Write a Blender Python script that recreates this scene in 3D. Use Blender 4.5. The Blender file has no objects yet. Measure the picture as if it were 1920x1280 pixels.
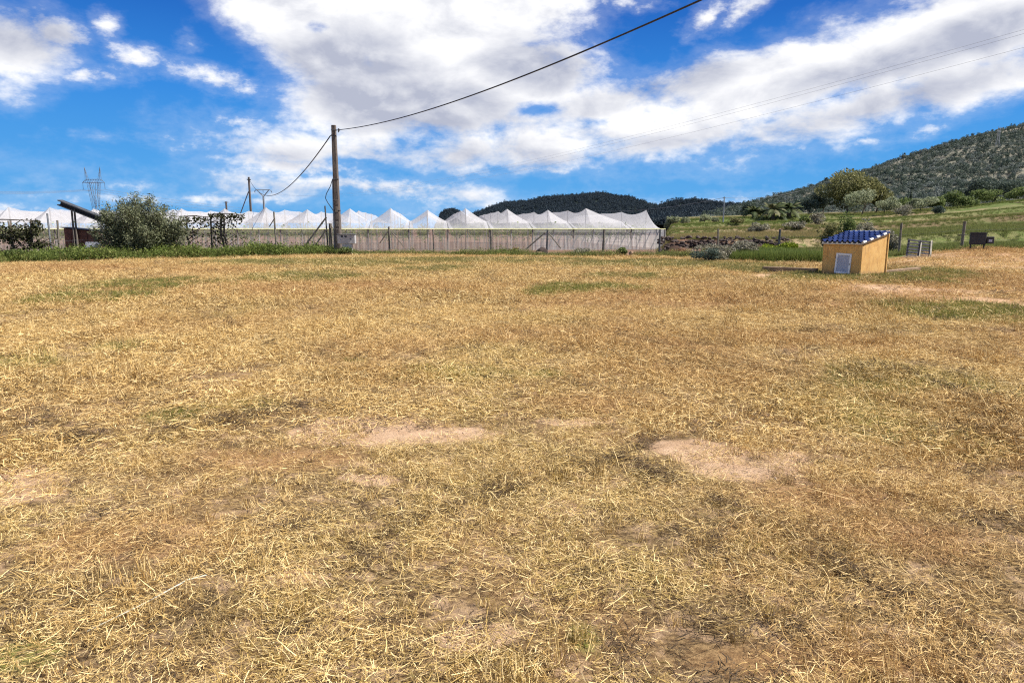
import bpy, math, random
import numpy as np
from mathutils import Vector
random.seed(7)
rng = np.random.default_rng(7)
D = bpy.data
SC = bpy.context.scene
COL = SC.collection
R = math.radians

# ------------------------------------------------------------------ camera
EYE = 1.6
PITCH = R(9.45)
cam_d = D.cameras.new('camera')
cam_d.lens = 24.0
cam_d.sensor_width = 36.0
cam_d.clip_start = 0.05
cam_d.clip_end = 12000
cam = D.objects.new('camera', cam_d)
COL.objects.link(cam)
cam.location = (0, 0, EYE)
cam.rotation_euler = (math.pi/2 - PITCH, 0, 0)
SC.camera = cam
CP, SP = math.cos(PITCH), math.sin(PITCH)

def ray(px, py):
    """direction of the view through a pixel of the 1920x1280 photograph"""
    a, b = (px-960)/1280.0, (640-py)/1280.0
    return np.array([a, CP + b*SP, -SP + b*CP])
def at(px, py, Y):
    """point at distance Y in front of the camera"""
    r = ray(px, py)
    return np.array([0, 0, EYE]) + r*(Y/r[1])
def onground(px, py, z=0.0):
    r = ray(px, py)
    return np.array([0, 0, EYE]) + r*((z-EYE)/r[2])
def xat(px, Y, py=440):
    return at(px, py, Y)[0]

# ------------------------------------------------------------------ light
SUN_EL = 51.0
SUN_AZ = 97.0        # degrees clockwise from the view direction (+Y): to the right
sun_dir = Vector((math.sin(R(SUN_AZ))*math.cos(R(SUN_EL)), math.cos(R(SUN_AZ))*math.cos(R(SUN_EL)), math.sin(R(SUN_EL))))
sd_ = D.lights.new('sun', 'SUN')
sd_.energy = 5.0
sd_.angle = R(0.53)
sd_.color = (1.0, 0.95, 0.87)
sun = D.objects.new('sun', sd_)
COL.objects.link(sun)
sun.location = (0, 0, 60)
sun.rotation_euler = sun_dir.to_track_quat('Z', 'Y').to_euler()

SC.view_settings.view_transform = 'Standard'
SC.view_settings.look = 'None'
SC.view_settings.exposure = 0.78
SC.view_settings.gamma = 1.0
SC.view_settings.use_curve_mapping = False
SC.render.engine = 'CYCLES'
SC.cycles.max_bounces = 6
SC.cycles.diffuse_bounces = 3
SC.cycles.transmission_bounces = 4
SC.cycles.transparent_max_bounces = 24
SC.cycles.use_denoising = False
SC.cycles.filter_width = 1.15
SC.cycles.sample_clamp_indirect = 4.0
try:
    SC.cycles.denoising_prefilter = 'ACCURATE'
except Exception:
    pass

# ------------------------------------------------------------------ node helpers
class NT:
    def __init__(s, tree):
        s.t = tree
    def n(s, typ, **kw):
        nd = s.t.nodes.new(typ)
        for k, v in kw.items():
            setattr(nd, k, v)
        return nd
    def put(s, sock, v):
        if v is None:
            return
        if isinstance(v, bpy.types.NodeSocket):
            s.t.links.new(v, sock)
        else:
            sock.default_value = v
    def m(s, op, a, b=None, c=None, clamp=False):
        nd = s.n('ShaderNodeMath', operation=op, use_clamp=clamp)
        for i, v in enumerate((a, b, c)):
            s.put(nd.inputs[i], v)
        return nd.outputs[0]
    def v(s, op, a, b=None):
        nd = s.n('ShaderNodeVectorMath', operation=op)
        s.put(nd.inputs[0], a)
        if b is not None:
            if op == 'SCALE':
                s.put(nd.inputs['Scale'], b)
            else:
                s.put(nd.inputs[1], b)
        return nd.outputs['Value'] if op in ('LENGTH', 'DOT_PRODUCT') else nd.outputs[0]
    def mix(s, f, a, b, blend='MIX'):
        nd = s.n('ShaderNodeMix', data_type='RGBA', blend_type=blend)
        s.put(nd.inputs[0], f)
        for k, v in ((6, a), (7, b)):
            if isinstance(v, tuple) and len(v) == 3:
                v = (*v, 1)
            s.put(nd.inputs[k], v)
        return nd.outputs[2]
    def noise(s, vec, scale, detail=4, rough=0.55, dist=0.0):
        nd = s.n('ShaderNodeTexNoise')
        s.put(nd.inputs['Vector'], vec)
        nd.inputs['Scale'].default_value = scale
        nd.inputs['Detail'].default_value = detail
        nd.inputs['Roughness'].default_value = rough
        nd.inputs['Distortion'].default_value = dist
        return nd.outputs[0]
    def ss(s, x, a, b, lo=0.0, hi=1.0):
        nd = s.n('ShaderNodeMapRange', interpolation_type='SMOOTHSTEP')
        s.put(nd.inputs[0], x)
        nd.inputs[1].default_value = a
        nd.inputs[2].default_value = b
        nd.inputs[3].default_value = lo
        nd.inputs[4].default_value = hi
        return nd.outputs[0]
    def attr(s, name, typ='GEOMETRY'):
        return s.n('ShaderNodeAttribute', attribute_name=name, attribute_type=typ).outputs['Fac']

# ------------------------------------------------------------------ sky
W = D.worlds.new('World')
SC.world = W
W.use_nodes = True
W.node_tree.nodes.clear()
N = NT(W.node_tree)
sky = N.n('ShaderNodeTexSky', sky_type='NISHITA')
sky.sun_disc = False
sky.sun_elevation = R(SUN_EL)
sky.sun_rotation = R(SUN_AZ)
sky.altitude = 300
sky.air_density = 1.0
sky.dust_density = 0.25
sky.ozone_density = 2.0
hs = N.n('ShaderNodeHueSaturation')
hs.inputs['Saturation'].default_value = 1.0
hs.inputs['Value'].default_value = 1.0
N.put(hs.inputs['Color'], sky.outputs[0])
geo = N.n('ShaderNodeNewGeometry')
dirv = N.v('SCALE', geo.outputs['Incoming'], -1.0)
sep = N.n('ShaderNodeSeparateXYZ')
N.put(sep.inputs[0], dirv)
az = N.m('ARCTAN2', sep.outputs[0], sep.outputs[1])
el = N.m('ARCSINE', sep.outputs[2])
# deep polarised blue: the physical sky graded towards azure, paler low down
ramp = N.n('ShaderNodeValToRGB')
N.put(ramp.inputs[0], N.ss(el, -0.02, 0.75))
cr = ramp.color_ramp
cr.elements[0].position = 0.0; cr.elements[0].color = (0.70, 2.9, 5.9, 1)
cr.elements[1].position = 1.0; cr.elements[1].color = (0.08, 0.50, 1.9, 1)
for p_, c_ in ((0.05, (0.46, 2.45, 5.7, 1)), (0.16, (0.22, 1.80, 5.3, 1)), (0.33, (0.08, 0.98, 3.95, 1))):
    e_ = cr.elements.new(p_); e_.color = c_
skycol = N.mix(0.96, hs.outputs[0], ramp.outputs[0])
cmb = N.n('ShaderNodeCombineXYZ')
N.put(cmb.inputs[0], az)
N.put(cmb.inputs[1], el)
ang = cmb.outputs[0]
def blob(px, py, rx, ry, rot=0.0):
    r = ray(px, py)
    r = r/np.linalg.norm(r)
    a0, e0 = math.atan2(r[0], r[1]), math.asin(r[2])
    c = math.cos(a0)
    ra, rb = rx/1280*c*c, ry/1280*c
    mp = N.n('ShaderNodeMapping', vector_type='TEXTURE')
    N.put(mp.inputs['Vector'], ang)
    mp.inputs['Location'].default_value = (a0, e0, 0)
    mp.inputs['Rotation'].default_value = (0, 0, R(rot))
    mp.inputs['Scale'].default_value = (ra, rb, 1)
    ln = N.v('LENGTH', mp.outputs[0])
    k = min(rx, ry)
    return N.m('MULTIPLY_ADD', ln, -float(k), float(k))
def field_of(lst):
    out = None
    for b in lst:
        v = blob(*b)
        if out is None:
            out = v
        else:
            nd = N.n('ShaderNodeMath', operation='SMOOTH_MAX')
            N.put(nd.inputs[0], out); N.put(nd.inputs[1], v); nd.inputs[2].default_value = 5.0
            out = nd.outputs[0]
    return out
CLOUDS = [
    (800, 20, 320, 118), (570, 40, 195, 105, -38), (880, 150, 270, 108), (660, 190, 150, 95),
    (1130, 215, 170, 72), (1010, 265, 330, 52, 4),
    (590, 275, 210, 42), (650, 350, 225, 18, -3),
    (1500, 140, 480, 74, 13), (1790, 60, 340, 95, 12), (1640, 190, 330, 54, 14), (1250, 260, 200, 40, 8),
    (1850, 150, 200, 50, 14), (15, 88, 128, 74)]
PUFFS = [(420, 152, 88, 20, -14), (450, 228, 52, 13), (560, 312, 130, 20), (820, 372, 85, 9), (158, 140, 64, 12, 8), (100, 60, 60, 30),
    (200, 46, 24, 19, 30), (250, 104, 42, 16), (355, 80, 18, 12), (640, 345, 200, 18, -3),
    (1325, 34, 40, 15, 35), (1405, 10, 60, 18, 30), (1170, 2, 50, 14),
    (1480, 282, 30, 7), (1620, 264, 34, 8), (1735, 244, 34, 11, 15), (1395, 275, 14, 6), (1185, 8, 36, 10),
    (1310, 381, 115, 9, 3), (245, 348, 62, 9), (350, 372, 190, 8), (75, 340, 18, 5), (15, 387, 45, 6), (60, 391, 40, 5),
    (337, 283, 20, 7), (180, 255, 14, 3), (300, 260, 30, 4), (480, 362, 60, 7), (720, 345, 60, 10), (1030, 318, 60, 10), (850, 347, 14, 5), (890, 372, 30, 8)]
GREYS = [(760, 195, 220, 52, -4), (860, 290, 210, 24, 2), (1650, 200, 270, 30, 13), (650, 110, 150, 50), (1010, 120, 110, 50),
         (540, 292, 100, 12), (1250, 150, 220, 26, 15), (1760, 90, 300, 34, 12), (40, 60, 120, 50), (1560, 222, 160, 22, 12),
         (1050, 300, 200, 12, 8), (620, 355, 200, 8)]
HOLES = [(590, 52, 26, 14), (1000, 205, 34, 10), (1115, 228, 26, 8), (700, 318, 50, 8, -10)]
sdf = field_of(CLOUDS)
grey = field_of(GREYS)
puffs = field_of(PUFFS)
holes = field_of(HOLES)
# the rest of the sky carries the same broken cumulus
pl = N.v('MULTIPLY', dirv, (1.0, 1.0, 1.9))
nlow = N.noise(pl, 2.3, 2, 0.5)
generic = N.m('MULTIPLY_ADD', nlow, 900.0, -500.0)
away = N.m('MAXIMUM', N.ss(N.m('ABSOLUTE', az), 0.72, 0.86), N.ss(el, 0.36, 0.50))
generic = N.m('ADD', generic, N.m('MULTIPLY_ADD', away, 900.0, -900.0))
sdf = N.m('MAXIMUM', sdf, generic)
holew = N.ss(holes, -12, 10, 0, 60)
sdf = N.m('SUBTRACT', sdf, holew)
n1 = N.noise(pl, 10.0, 10, 0.58, 0.25)
n2 = N.noise(N.v('ADD', pl, (0.014, -0.004, 0.026)), 10.0, 6, 0.56, 0.25)
n3 = N.noise(pl, 48.0, 6, 0.62)
disp = N.m('MULTIPLY_ADD', n1, 130.0, -66.0)
disp = N.m('ADD', disp, N.m('MULTIPLY_ADD', n3, 40.0, -20.0))
dsm = N.m('ADD', N.m('MULTIPLY_ADD', n1, 34.0, -19.0), N.m('MULTIPLY_ADD', n3, 40.0, -21.0))
thick = N.m('MAXIMUM', N.m('ADD', sdf, disp), N.m('MULTIPLY', N.m('ADD', puffs, dsm), 2.0))
cover = N.ss(thick, -16, 38)
veil = N.ss(thick, -40, 14, 0, 0.17)
cover = N.m('MAXIMUM', cover, veil)
relief = N.m('SUBTRACT', n1, n2)
gr = N.ss(N.m('ADD', grey, N.m('MULTIPLY_ADD', n1, 70.0, -35.0)), -22, 30)
lum = N.m('MULTIPLY_ADD', relief, 2.1, 0.86)
lum = N.m('ADD', lum, N.ss(thick, 60, -5, 0.0, 0.16))
lum = N.m('SUBTRACT', lum, N.m('MULTIPLY', gr, 0.78))
lum = N.m('MULTIPLY_ADD', N.m('SUBTRACT', n3, 0.5), 0.22, lum)
lum = N.m('MINIMUM', N.m('MAXIMUM', lum, 0.0), 1.0)
ccol = N.mix(lum, (0.44, 0.47, 0.58), (0.99, 0.99, 1.0))
bg1 = N.n('ShaderNodeBackground'); N.put(bg1.inputs[0], skycol); bg1.inputs[1].default_value = 0.084
bg2 = N.n('ShaderNodeBackground'); N.put(bg2.inputs[0], ccol); bg2.inputs[1].default_value = 0.64
mx = N.n('ShaderNodeMixShader')
N.put(mx.inputs[0], cover); N.put(mx.inputs[1], bg1.outputs[0]); N.put(mx.inputs[2], bg2.outputs[0])
wo = N.n('ShaderNodeOutputWorld'); N.put(wo.inputs[0], mx.outputs[0])
W.cycles.sampling_method = 'MANUAL'
W.cycles.sample_map_resolution = 512

# ------------------------------------------------------------------ numpy noise
def vnoise(x, y, seed=0):
    x = np.asarray(x, float); y = np.asarray(y, float)
    xi = np.floor(x).astype(np.int64); yi = np.floor(y).astype(np.int64)
    fx, fy = x-xi, y-yi
    fx = fx*fx*(3-2*fx); fy = fy*fy*(3-2*fy)
    def h(a, b):
        n = (a*374761393 + b*668265263 + seed*974634777) & 0x7fffffff
        n = ((n ^ (n >> 13))*1274126177) & 0x7fffffff
        return ((n ^ (n >> 16)) & 0xffff)/65535.0
    a = h(xi, yi)*(1-fx) + h(xi+1, yi)*fx
    b = h(xi, yi+1)*(1-fx) + h(xi+1, yi+1)*fx
    return a*(1-fy) + b*fy
def fbm(x, y, seed=0, octv=4):
    s, a, t = 0, 1.0, 0
    x = np.asarray(x, float); y = np.asarray(y, float)
    for i in range(octv):
        s = s + a*vnoise(x*2**i + 17.3*i, y*2**i - 9.1*i, seed+i)
        t += a; a *= 0.5
    return s/t
def sst(x, a, b):
    t = np.clip((np.asarray(x, float)-a)/(b-a), 0, 1)
    return t*t*(3-2*t)

# ------------------------------------------------------------------ mesh helpers
def mesh_np(name, V, F, mats=None, attrs=None, smooth=False, fmat=None):
    """F: an (n,k) array of faces, or a list of such arrays"""
    V = np.asarray(V, np.float32).reshape(-1, 3)
    Fs = F if isinstance(F, list) else [F]
    Fs = [np.asarray(f, np.int32) for f in Fs if len(f)]
    me = D.meshes.new(name)
    me.vertices.add(len(V)); me.vertices.foreach_set('co', V.ravel())
    li = np.concatenate([f.ravel() for f in Fs]).astype(np.int32)
    tot = np.concatenate([np.full(len(f), f.shape[1], np.int32) for f in Fs])
    st = np.concatenate([[0], np.cumsum(tot)[:-1]]).astype(np.int32)
    me.loops.add(len(li)); me.loops.foreach_set('vertex_index', li)
    me.polygons.add(len(tot)); me.polygons.foreach_set('loop_start', st)
    try:
        me.polygons.foreach_set('loop_total', tot)
    except Exception:
        pass
    if fmat is not None:
        me.polygons.foreach_set('material_index', np.asarray(fmat, np.int32))
    me.polygons.foreach_set('use_smooth', np.full(len(tot), smooth))
    for k, (dom, val) in (attrs or {}).items():
        a = me.attributes.new(k, 'FLOAT', dom)
        a.data.foreach_set('value', np.asarray(val, np.float32).ravel())
    me.update(calc_edges=True)
    for m in (mats if isinstance(mats, (list, tuple)) else [mats] if mats else []):
        me.materials.append(m)
    return me
def link(name, me, parent=None, **props):
    o = D.objects.new(name, me)
    COL.objects.link(o)
    if parent is not None:
        o.parent = parent
    for k, v in props.items():
        o[k] = v
    return o
def tag(o, label=None, cat=None, group=None, kind=None):
    if label: o['label'] = label
    if cat: o['category'] = cat
    if group: o['group'] = group
    if kind: o['kind'] = kind
    return o
def empty(name, loc, rz=0.0):
    o = D.objects.new(name, None)
    COL.objects.link(o)
    o.empty_display_size = 0.3
    o.location = loc
    o.rotation_euler = (0, 0, rz)
    return o

class MB:
    """collects quads and polygons for one mesh"""
    def __init__(s):
        s.v = []; s.f = []
    def add(s, vs, fs):
        b = len(s.v)
        s.v += [tuple(map(float, q)) for q in vs]
        s.f += [tuple(b+i for i in f) for f in fs]
    def box(s, c, size, rz=0.0, tilt=(0, 0), bev=0.0):
        hx, hy, hz = [q/2 for q in size]
        vs = []
        from mathutils import Euler
        e = Euler((tilt[0], tilt[1], rz))
        if bev <= 0:
            pts = [(sx*hx, sy*hy, sz*hz) for sz in (-1, 1) for sx, sy in ((-1, -1), (1, -1), (1, 1), (-1, 1))]
            fs = [(3, 2, 1, 0), (4, 5, 6, 7), (0, 1, 5, 4), (1, 2, 6, 5), (2, 3, 7, 6), (3, 0, 4, 7)]
        else:
            b = min(bev, hx*.9, hy*.9, hz*.9)
            pts = []
            for z, q in ((-hz, b), (-hz+b, 0), (hz-b, 0), (hz, b)):
                x, y = hx-q, hy-q
                pts += [(-x+(b if not q else 0), -y, z), (x-(b if not q else 0), -y, z), (x, -y+(b if not q else 0), z), (x, y-(b if not q else 0), z),
                        (x-(b if not q else 0), y, z), (-x+(b if not q else 0), y, z), (-x, y-(b if not q else 0), z), (-x, -y+(b if not q else 0), z)]
            fs = [tuple(range(7, -1, -1)), tuple(range(24, 32))]
            for r in range(3):
                for i in range(8):
                    fs.append((r*8+i, r*8+(i+1) % 8, r*8+8+(i+1) % 8, r*8+8+i))
        for q in pts:
            v = e.to_matrix() @ Vector(q)
            vs.append((v.x+c[0], v.y+c[1], v.z+c[2]))
        s.add(vs, fs)
        return s
    def tube(s, pts, r, n=8, caps=True):
        P = [Vector(p) for p in pts]
        rs = r if isinstance(r, (list, tuple)) else [r]*len(P)
        vs = []
        prev = None
        for i, p in enumerate(P):
            t = (P[min(i+1, len(P)-1)] - P[max(i-1, 0)]).normalized()
            a = prev if prev is not None else (Vector((0, 0, 1)) if abs(t.z) < .9 else Vector((1, 0, 0)))
            u = (a - t*a.dot(t))
            if u.length < 1e-5:
                u = t.orthogonal()
            u.normalize()
            prev = u
            w = t.cross(u)
            for k in range(n):
                th = 2*math.pi*(k+.5)/n
                q = p + (u*math.cos(th) + w*math.sin(th))*rs[i]
                vs.append(q)
        fs = []
        for i in range(len(P)-1):
            for k in range(n):
                fs.append((i*n+k, i*n+(k+1) % n, (i+1)*n+(k+1) % n, (i+1)*n+k))
        if caps:
            fs.append(tuple(range(n-1, -1, -1)))
            fs.append(tuple((len(P)-1)*n+k for k in range(n)))
        s.add(vs, fs)
        return s
    def mesh(s, name, m, smooth=False):
        me = D.meshes.new(name)
        me.from_pydata(s.v, [], s.f)
        me.materials.append(m)
        if smooth:
            me.polygons.foreach_set('use_smooth', [True]*len(me.polygons))
        me.update()
        return me
    def build(s, name, m, parent=None, smooth=False):
        return link(name, s.mesh(name, m, smooth), parent)

# ------------------------------------------------------------------ materials
def mat(name):
    m = D.materials.new(name)
    m.use_nodes = True
    m.node_tree.nodes.clear()
    n = NT(m.node_tree)
    b = n.n('ShaderNodeBsdfPrincipled')
    o = n.n('ShaderNodeOutputMaterial')
    n.put(o.inputs[0], b.outputs[0])
    return m, n, b, o
def simple(name, c1, c2, scale=6.0, rough=0.7, bump=0.0, metal=0.0, stretch=(1, 1, 1), detail=6):
    m, n, b, o = mat(name)
    tc = n.n('ShaderNodeTexCoord').outputs['Object']
    tc = n.v('MULTIPLY', tc, stretch)
    f = n.noise(tc, scale, detail, 0.62)
    n.put(b.inputs['Base Color'], n.mix(n.ss(f, 0.32, 0.68), c1, c2))
    b.inputs['Roughness'].default_value = rough
    b.inputs['Metallic'].default_value = metal
    if bump:
        bp = n.n('ShaderNodeBump')
        bp.inputs['Strength'].default_value = 0.6
        bp.inputs['Distance'].default_value = bump
        n.put(bp.inputs['Height'], f)
        n.put(b.inputs['Normal'], bp.outputs[0])
    return m
def leafmat(name, dark, mid, light, trans=0.25, rough=0.55, inst=False):
    m, n, b, o = mat(name)
    r = n.attr('rnd')
    c = n.mix(n.ss(r, 0.0, 0.55), dark, mid)
    c = n.mix(n.ss(r, 0.5, 1.0), c, light)
    if inst:
        g = n.attr('tint', 'INSTANCER')
        c = n.mix(g, c, n.mix(r, (0.16, 0.12, 0.05), (0.42, 0.34, 0.16)))
    n.put(b.inputs['Base Color'], c)
    b.inputs['Roughness'].default_value = rough
    b.inputs['Specular IOR Level'].default_value = 0.12
    t = n.n('ShaderNodeBsdfTranslucent')
    n.put(t.inputs[0], c)
    x = n.n('ShaderNodeMixShader')
    x.inputs[0].default_value = trans
    n.put(x.inputs[1], b.outputs[0]); n.put(x.inputs[2], t.outputs[0])
    n.put(o.inputs[0], x.outputs[0])
    return m
def netmat(name, opacity, col, tl=0.42):
    m, n, b, o = mat(name)
    tc = n.n('ShaderNodeNewGeometry').outputs['Position']
    f = n.noise(tc, 0.35, 4, 0.6)
    f2 = n.noise(n.v('MULTIPLY', tc, (1.0, 1.0, 0.15)), 2.2, 3, 0.6)
    c = n.mix(n.ss(f, 0.3, 0.7), tuple(q*0.88 for q in col), col)
    n.put(b.inputs['Base Color'], c)
    b.inputs['Roughness'].default_value = 0.8
    t = n.n('ShaderNodeBsdfTranslucent'); n.put(t.inputs[0], c)
    x = n.n('ShaderNodeMixShader'); x.inputs[0].default_value = tl
    n.put(x.inputs[1], b.outputs[0]); n.put(x.inputs[2], t.outputs[0])
    tr = n.n('ShaderNodeBsdfTransparent')
    y = n.n('ShaderNodeMixShader')
    op = n.m('MULTIPLY_ADD', n.m('SUBTRACT', f2, 0.5), 0.35, opacity, clamp=True)
    n.put(y.inputs[0], op); n.put(y.inputs[1], tr.outputs[0]); n.put(y.inputs[2], x.outputs[0])
    n.put(o.inputs[0], y.outputs[0])
    return m

M_conc = simple('pole_concrete', (0.075, 0.058, 0.050), (0.15, 0.12, 0.10), 5.0, 0.85, 0.01, stretch=(4, 4, 0.6))
M_wood = simple('weathered_wood', (0.10, 0.085, 0.07), (0.22, 0.19, 0.15), 9.0, 0.85, 0.004, stretch=(3, 3, 0.5))
M_greywood = simple('grey_wood', (0.045, 0.045, 0.052), (0.12, 0.115, 0.125), 8.0, 0.85, 0.003, stretch=(0.6, 3, 3))
M_palewood = simple('pale_wood', (0.42, 0.38, 0.28), (0.62, 0.58, 0.46), 8.0, 0.8, 0.003)
M_sleeper = simple('sleeper_wood', (0.16, 0.10, 0.06), (0.34, 0.23, 0.14), 7.0, 0.85, 0.006, stretch=(0.6, 3, 3))
M_steel = simple('dark_steel', (0.05, 0.055, 0.06), (0.12, 0.12, 0.12), 4.0, 0.55, 0.0, 0.5)
M_galv = simple('galvanised_steel', (0.22, 0.23, 0.24), (0.34, 0.35, 0.36), 8.0, 0.5, 0.0, 0.6)
M_pylon = simple('pylon_steel', (0.16, 0.18, 0.20), (0.24, 0.26, 0.28), 0.5, 0.6, 0.0, 0.2)
M_rust = simple('rusty_steel', (0.10, 0.04, 0.025), (0.22, 0.085, 0.05), 5.0, 0.8, 0.003)
M_cable = simple('black_cable', (0.008, 0.008, 0.008), (0.016, 0.016, 0.016), 3.0, 0.5)
M_wire = simple('grey_wire', (0.12, 0.13, 0.15), (0.2, 0.2, 0.22), 3.0, 0.6)
M_black = simple('sooty_metal', (0.012, 0.012, 0.016), (0.03, 0.03, 0.035), 6.0, 0.6, 0.002)
M_bluegrey = simple('grey_sheet', (0.30, 0.31, 0.36), (0.40, 0.41, 0.46), 3.0, 0.6)
M_box = simple('meter_box_paint', (0.34, 0.33, 0.33), (0.45, 0.44, 0.44), 4.0, 0.6)
M_hole = simple('dark_window', (0.01, 0.01, 0.012), (0.02, 0.02, 0.02), 4.0, 0.2)
M_netpost = simple('net_post', (0.26, 0.25, 0.24), (0.40, 0.39, 0.37), 3.0, 0.7)
M_netdark = simple('dark_strut', (0.14, 0.125, 0.115), (0.22, 0.20, 0.185), 3.0, 0.8)
M_rope = simple('pale_yellow_rope', (0.62, 0.62, 0.26), (0.78, 0.76, 0.44), 2.0, 0.7)
M_netR = netmat('white_roof_net', 0.54, (0.66, 0.655, 0.68), 0.34)
M_netW = netmat('white_wall_net', 0.33, (0.74, 0.68, 0.61))
M_netE = netmat('white_end_net', 0.52, (0.74, 0.72, 0.70))
M_stone = simple('dry_stone', (0.12, 0.07, 0.045), (0.36, 0.235, 0.15), 3.0, 0.9, 0.02)
M_darkstone = simple('dark_stone', (0.035, 0.024, 0.020), (0.085, 0.058, 0.048), 3.0, 0.9, 0.02)
M_bark = simple('bark', (0.05, 0.04, 0.03), (0.13, 0.10, 0.08), 7.0, 0.9, 0.02, stretch=(2, 2, 0.4))
M_white = simple('white_paint', (0.70, 0.70, 0.72), (0.80, 0.80, 0.82), 5.0, 0.5)
M_louvre = simple('grey_louvre_paint', (0.36, 0.38, 0.47), (0.44, 0.46, 0.54), 5.0, 0.5)
M_mortar = simple('white_mortar', (0.55, 0.53, 0.50), (0.74, 0.72, 0.68), 9.0, 0.85, 0.004)

# yellow render of the pump house, with damp stains low down on it
def yellow_mat():
    m, n, b, o = mat('yellow_render')
    tc = n.n('ShaderNodeTexCoord').outputs['Object']
    f = n.noise(tc, 3.2, 8, 0.65)
    s1 = n.noise(n.v('MULTIPLY', tc, (5.0, 5.0, 0.9)), 3.0, 5, 0.6)
    c = n.mix(n.ss(f, 0.3, 0.7), (0.56, 0.305, 0.088), (0.67, 0.405, 0.135))
    c = n.mix(n.ss(s1, 0.50, 0.72, 0, 0.7), c, (0.36, 0.18, 0.055))
    s2 = n.noise(tc, 9.0, 6, 0.7)
    c = n.mix(n.ss(s2, 0.56, 0.70, 0, 0.6), c, (0.70, 0.50, 0.25))
    zz = n.n('ShaderNodeSeparateXYZ'); n.put(zz.inputs[0], tc)
    spl = n.ss(n.m('ADD', zz.outputs[2], n.m('MULTIPLY_ADD', s2, -0.42, 0.10)), 0.16, -0.06, 0, 0.8)
    c = n.mix(spl, c, (0.24, 0.14, 0.07))
    st = n.noise(n.v('MULTIPLY', tc, (9.0, 9.0, 0.7)), 2.0, 4, 0.6)
    c = n.mix(n.ss(st, 0.56, 0.70, 0, 0.55), c, (0.34, 0.19, 0.08))
    n.put(b.inputs['Base Color'], c)
    b.inputs['Roughness'].default_value = 0.9
    bp = n.n('ShaderNodeBump'); bp.inputs['Distance'].default_value = 0.006; bp.inputs['Strength'].default_value = 0.7
    n.put(bp.inputs['Height'], n.noise(tc, 30.0, 5, 0.7)); n.put(b.inputs['Normal'], bp.outputs[0])
    return m
M_yellow = yellow_mat()
def tile_mat():
    m, n, b, o = mat('blue_glaze')
    oi = n.n('ShaderNodeObjectInfo').outputs['Random']
    tc = n.n('ShaderNodeTexCoord').outputs['Object']
    f = n.noise(tc, 14.0, 4, 0.6)
    c = n.mix(oi, (0.005, 0.010, 0.050), (0.013, 0.028, 0.12))
    c = n.mix(n.ss(f, 0.55, 0.8, 0, 0.4), c, (0.10, 0.13, 0.25))
    n.put(b.inputs['Base Color'], c)
    b.inputs['Roughness'].default_value = 0.16
    b.inputs['Coat Weight'].default_value = 0.5
    b.inputs['Coat Roughness'].default_value = 0.1
    return m
M_tile = tile_mat()

M_olive = leafmat('olive_leaves', (0.055, 0.066, 0.034), (0.15, 0.168, 0.09), (0.34, 0.355, 0.22), 0.3)
M_vine = leafmat('vine_leaves', (0.026, 0.030, 0.012), (0.055, 0.058, 0.024), (0.10, 0.10, 0.05), 0.2)
M_broad = leafmat('bushy_leaves', (0.075, 0.080, 0.030), (0.18, 0.18, 0.068), (0.34, 0.32, 0.15), 0.35)
M_green = leafmat('fresh_leaves', (0.055, 0.085, 0.025), (0.14, 0.185, 0.055), (0.27, 0.31, 0.125), 0.38)
M_yelgreen = leafmat('yellow_green_leaves', (0.10, 0.14, 0.012), (0.20, 0.26, 0.02), (0.33, 0.38, 0.05), 0.25)
M_pine = leafmat('pine_leaves', (0.050, 0.072, 0.060), (0.088, 0.118, 0.092), (0.14, 0.168, 0.125), 0.25)
M_pinehaze = leafmat('hazed_pine_leaves', (0.026, 0.040, 0.052), (0.037, 0.054, 0.068), (0.052, 0.072, 0.086), 0.1)  # blue of distance haze and dark of cloud shade put into the leaf colour
M_scrubhaze = leafmat('hazed_scrub_leaves', (0.115, 0.140, 0.130), (0.18, 0.205, 0.18), (0.25, 0.27, 0.235), 0.25)  # haze put into the leaf colour: lighter, bluish, low contrast
M_greybrush = leafmat('dry_grey_leaves', (0.13, 0.125, 0.085), (0.25, 0.235, 0.17), (0.40, 0.37, 0.28), 0.25)
M_redbrush = leafmat('reddish_dry_leaves', (0.14, 0.06, 0.03), (0.28, 0.13, 0.07), (0.42, 0.24, 0.14), 0.2)
M_silver = leafmat('silvery_leaves', (0.13, 0.155, 0.085), (0.28, 0.31, 0.18), (0.44, 0.46, 0.31), 0.4)
M_palm = leafmat('palm_leaves', (0.06, 0.09, 0.04), (0.14, 0.17, 0.075), (0.30, 0.29, 0.17), 0.35)
M_grass = leafmat('grass_blades', (0.045, 0.075, 0.016), (0.125, 0.18, 0.034), (0.27, 0.33, 0.09), 0.35, inst=True)
M_lawn = leafmat('yellow_green_blades', (0.09, 0.11, 0.016), (0.20, 0.225, 0.036), (0.36, 0.36, 0.09), 0.35, inst=True)
M_crop = leafmat('crop_leaves', (0.09, 0.14, 0.03), (0.20, 0.27, 0.06), (0.38, 0.44, 0.14), 0.35)

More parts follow.
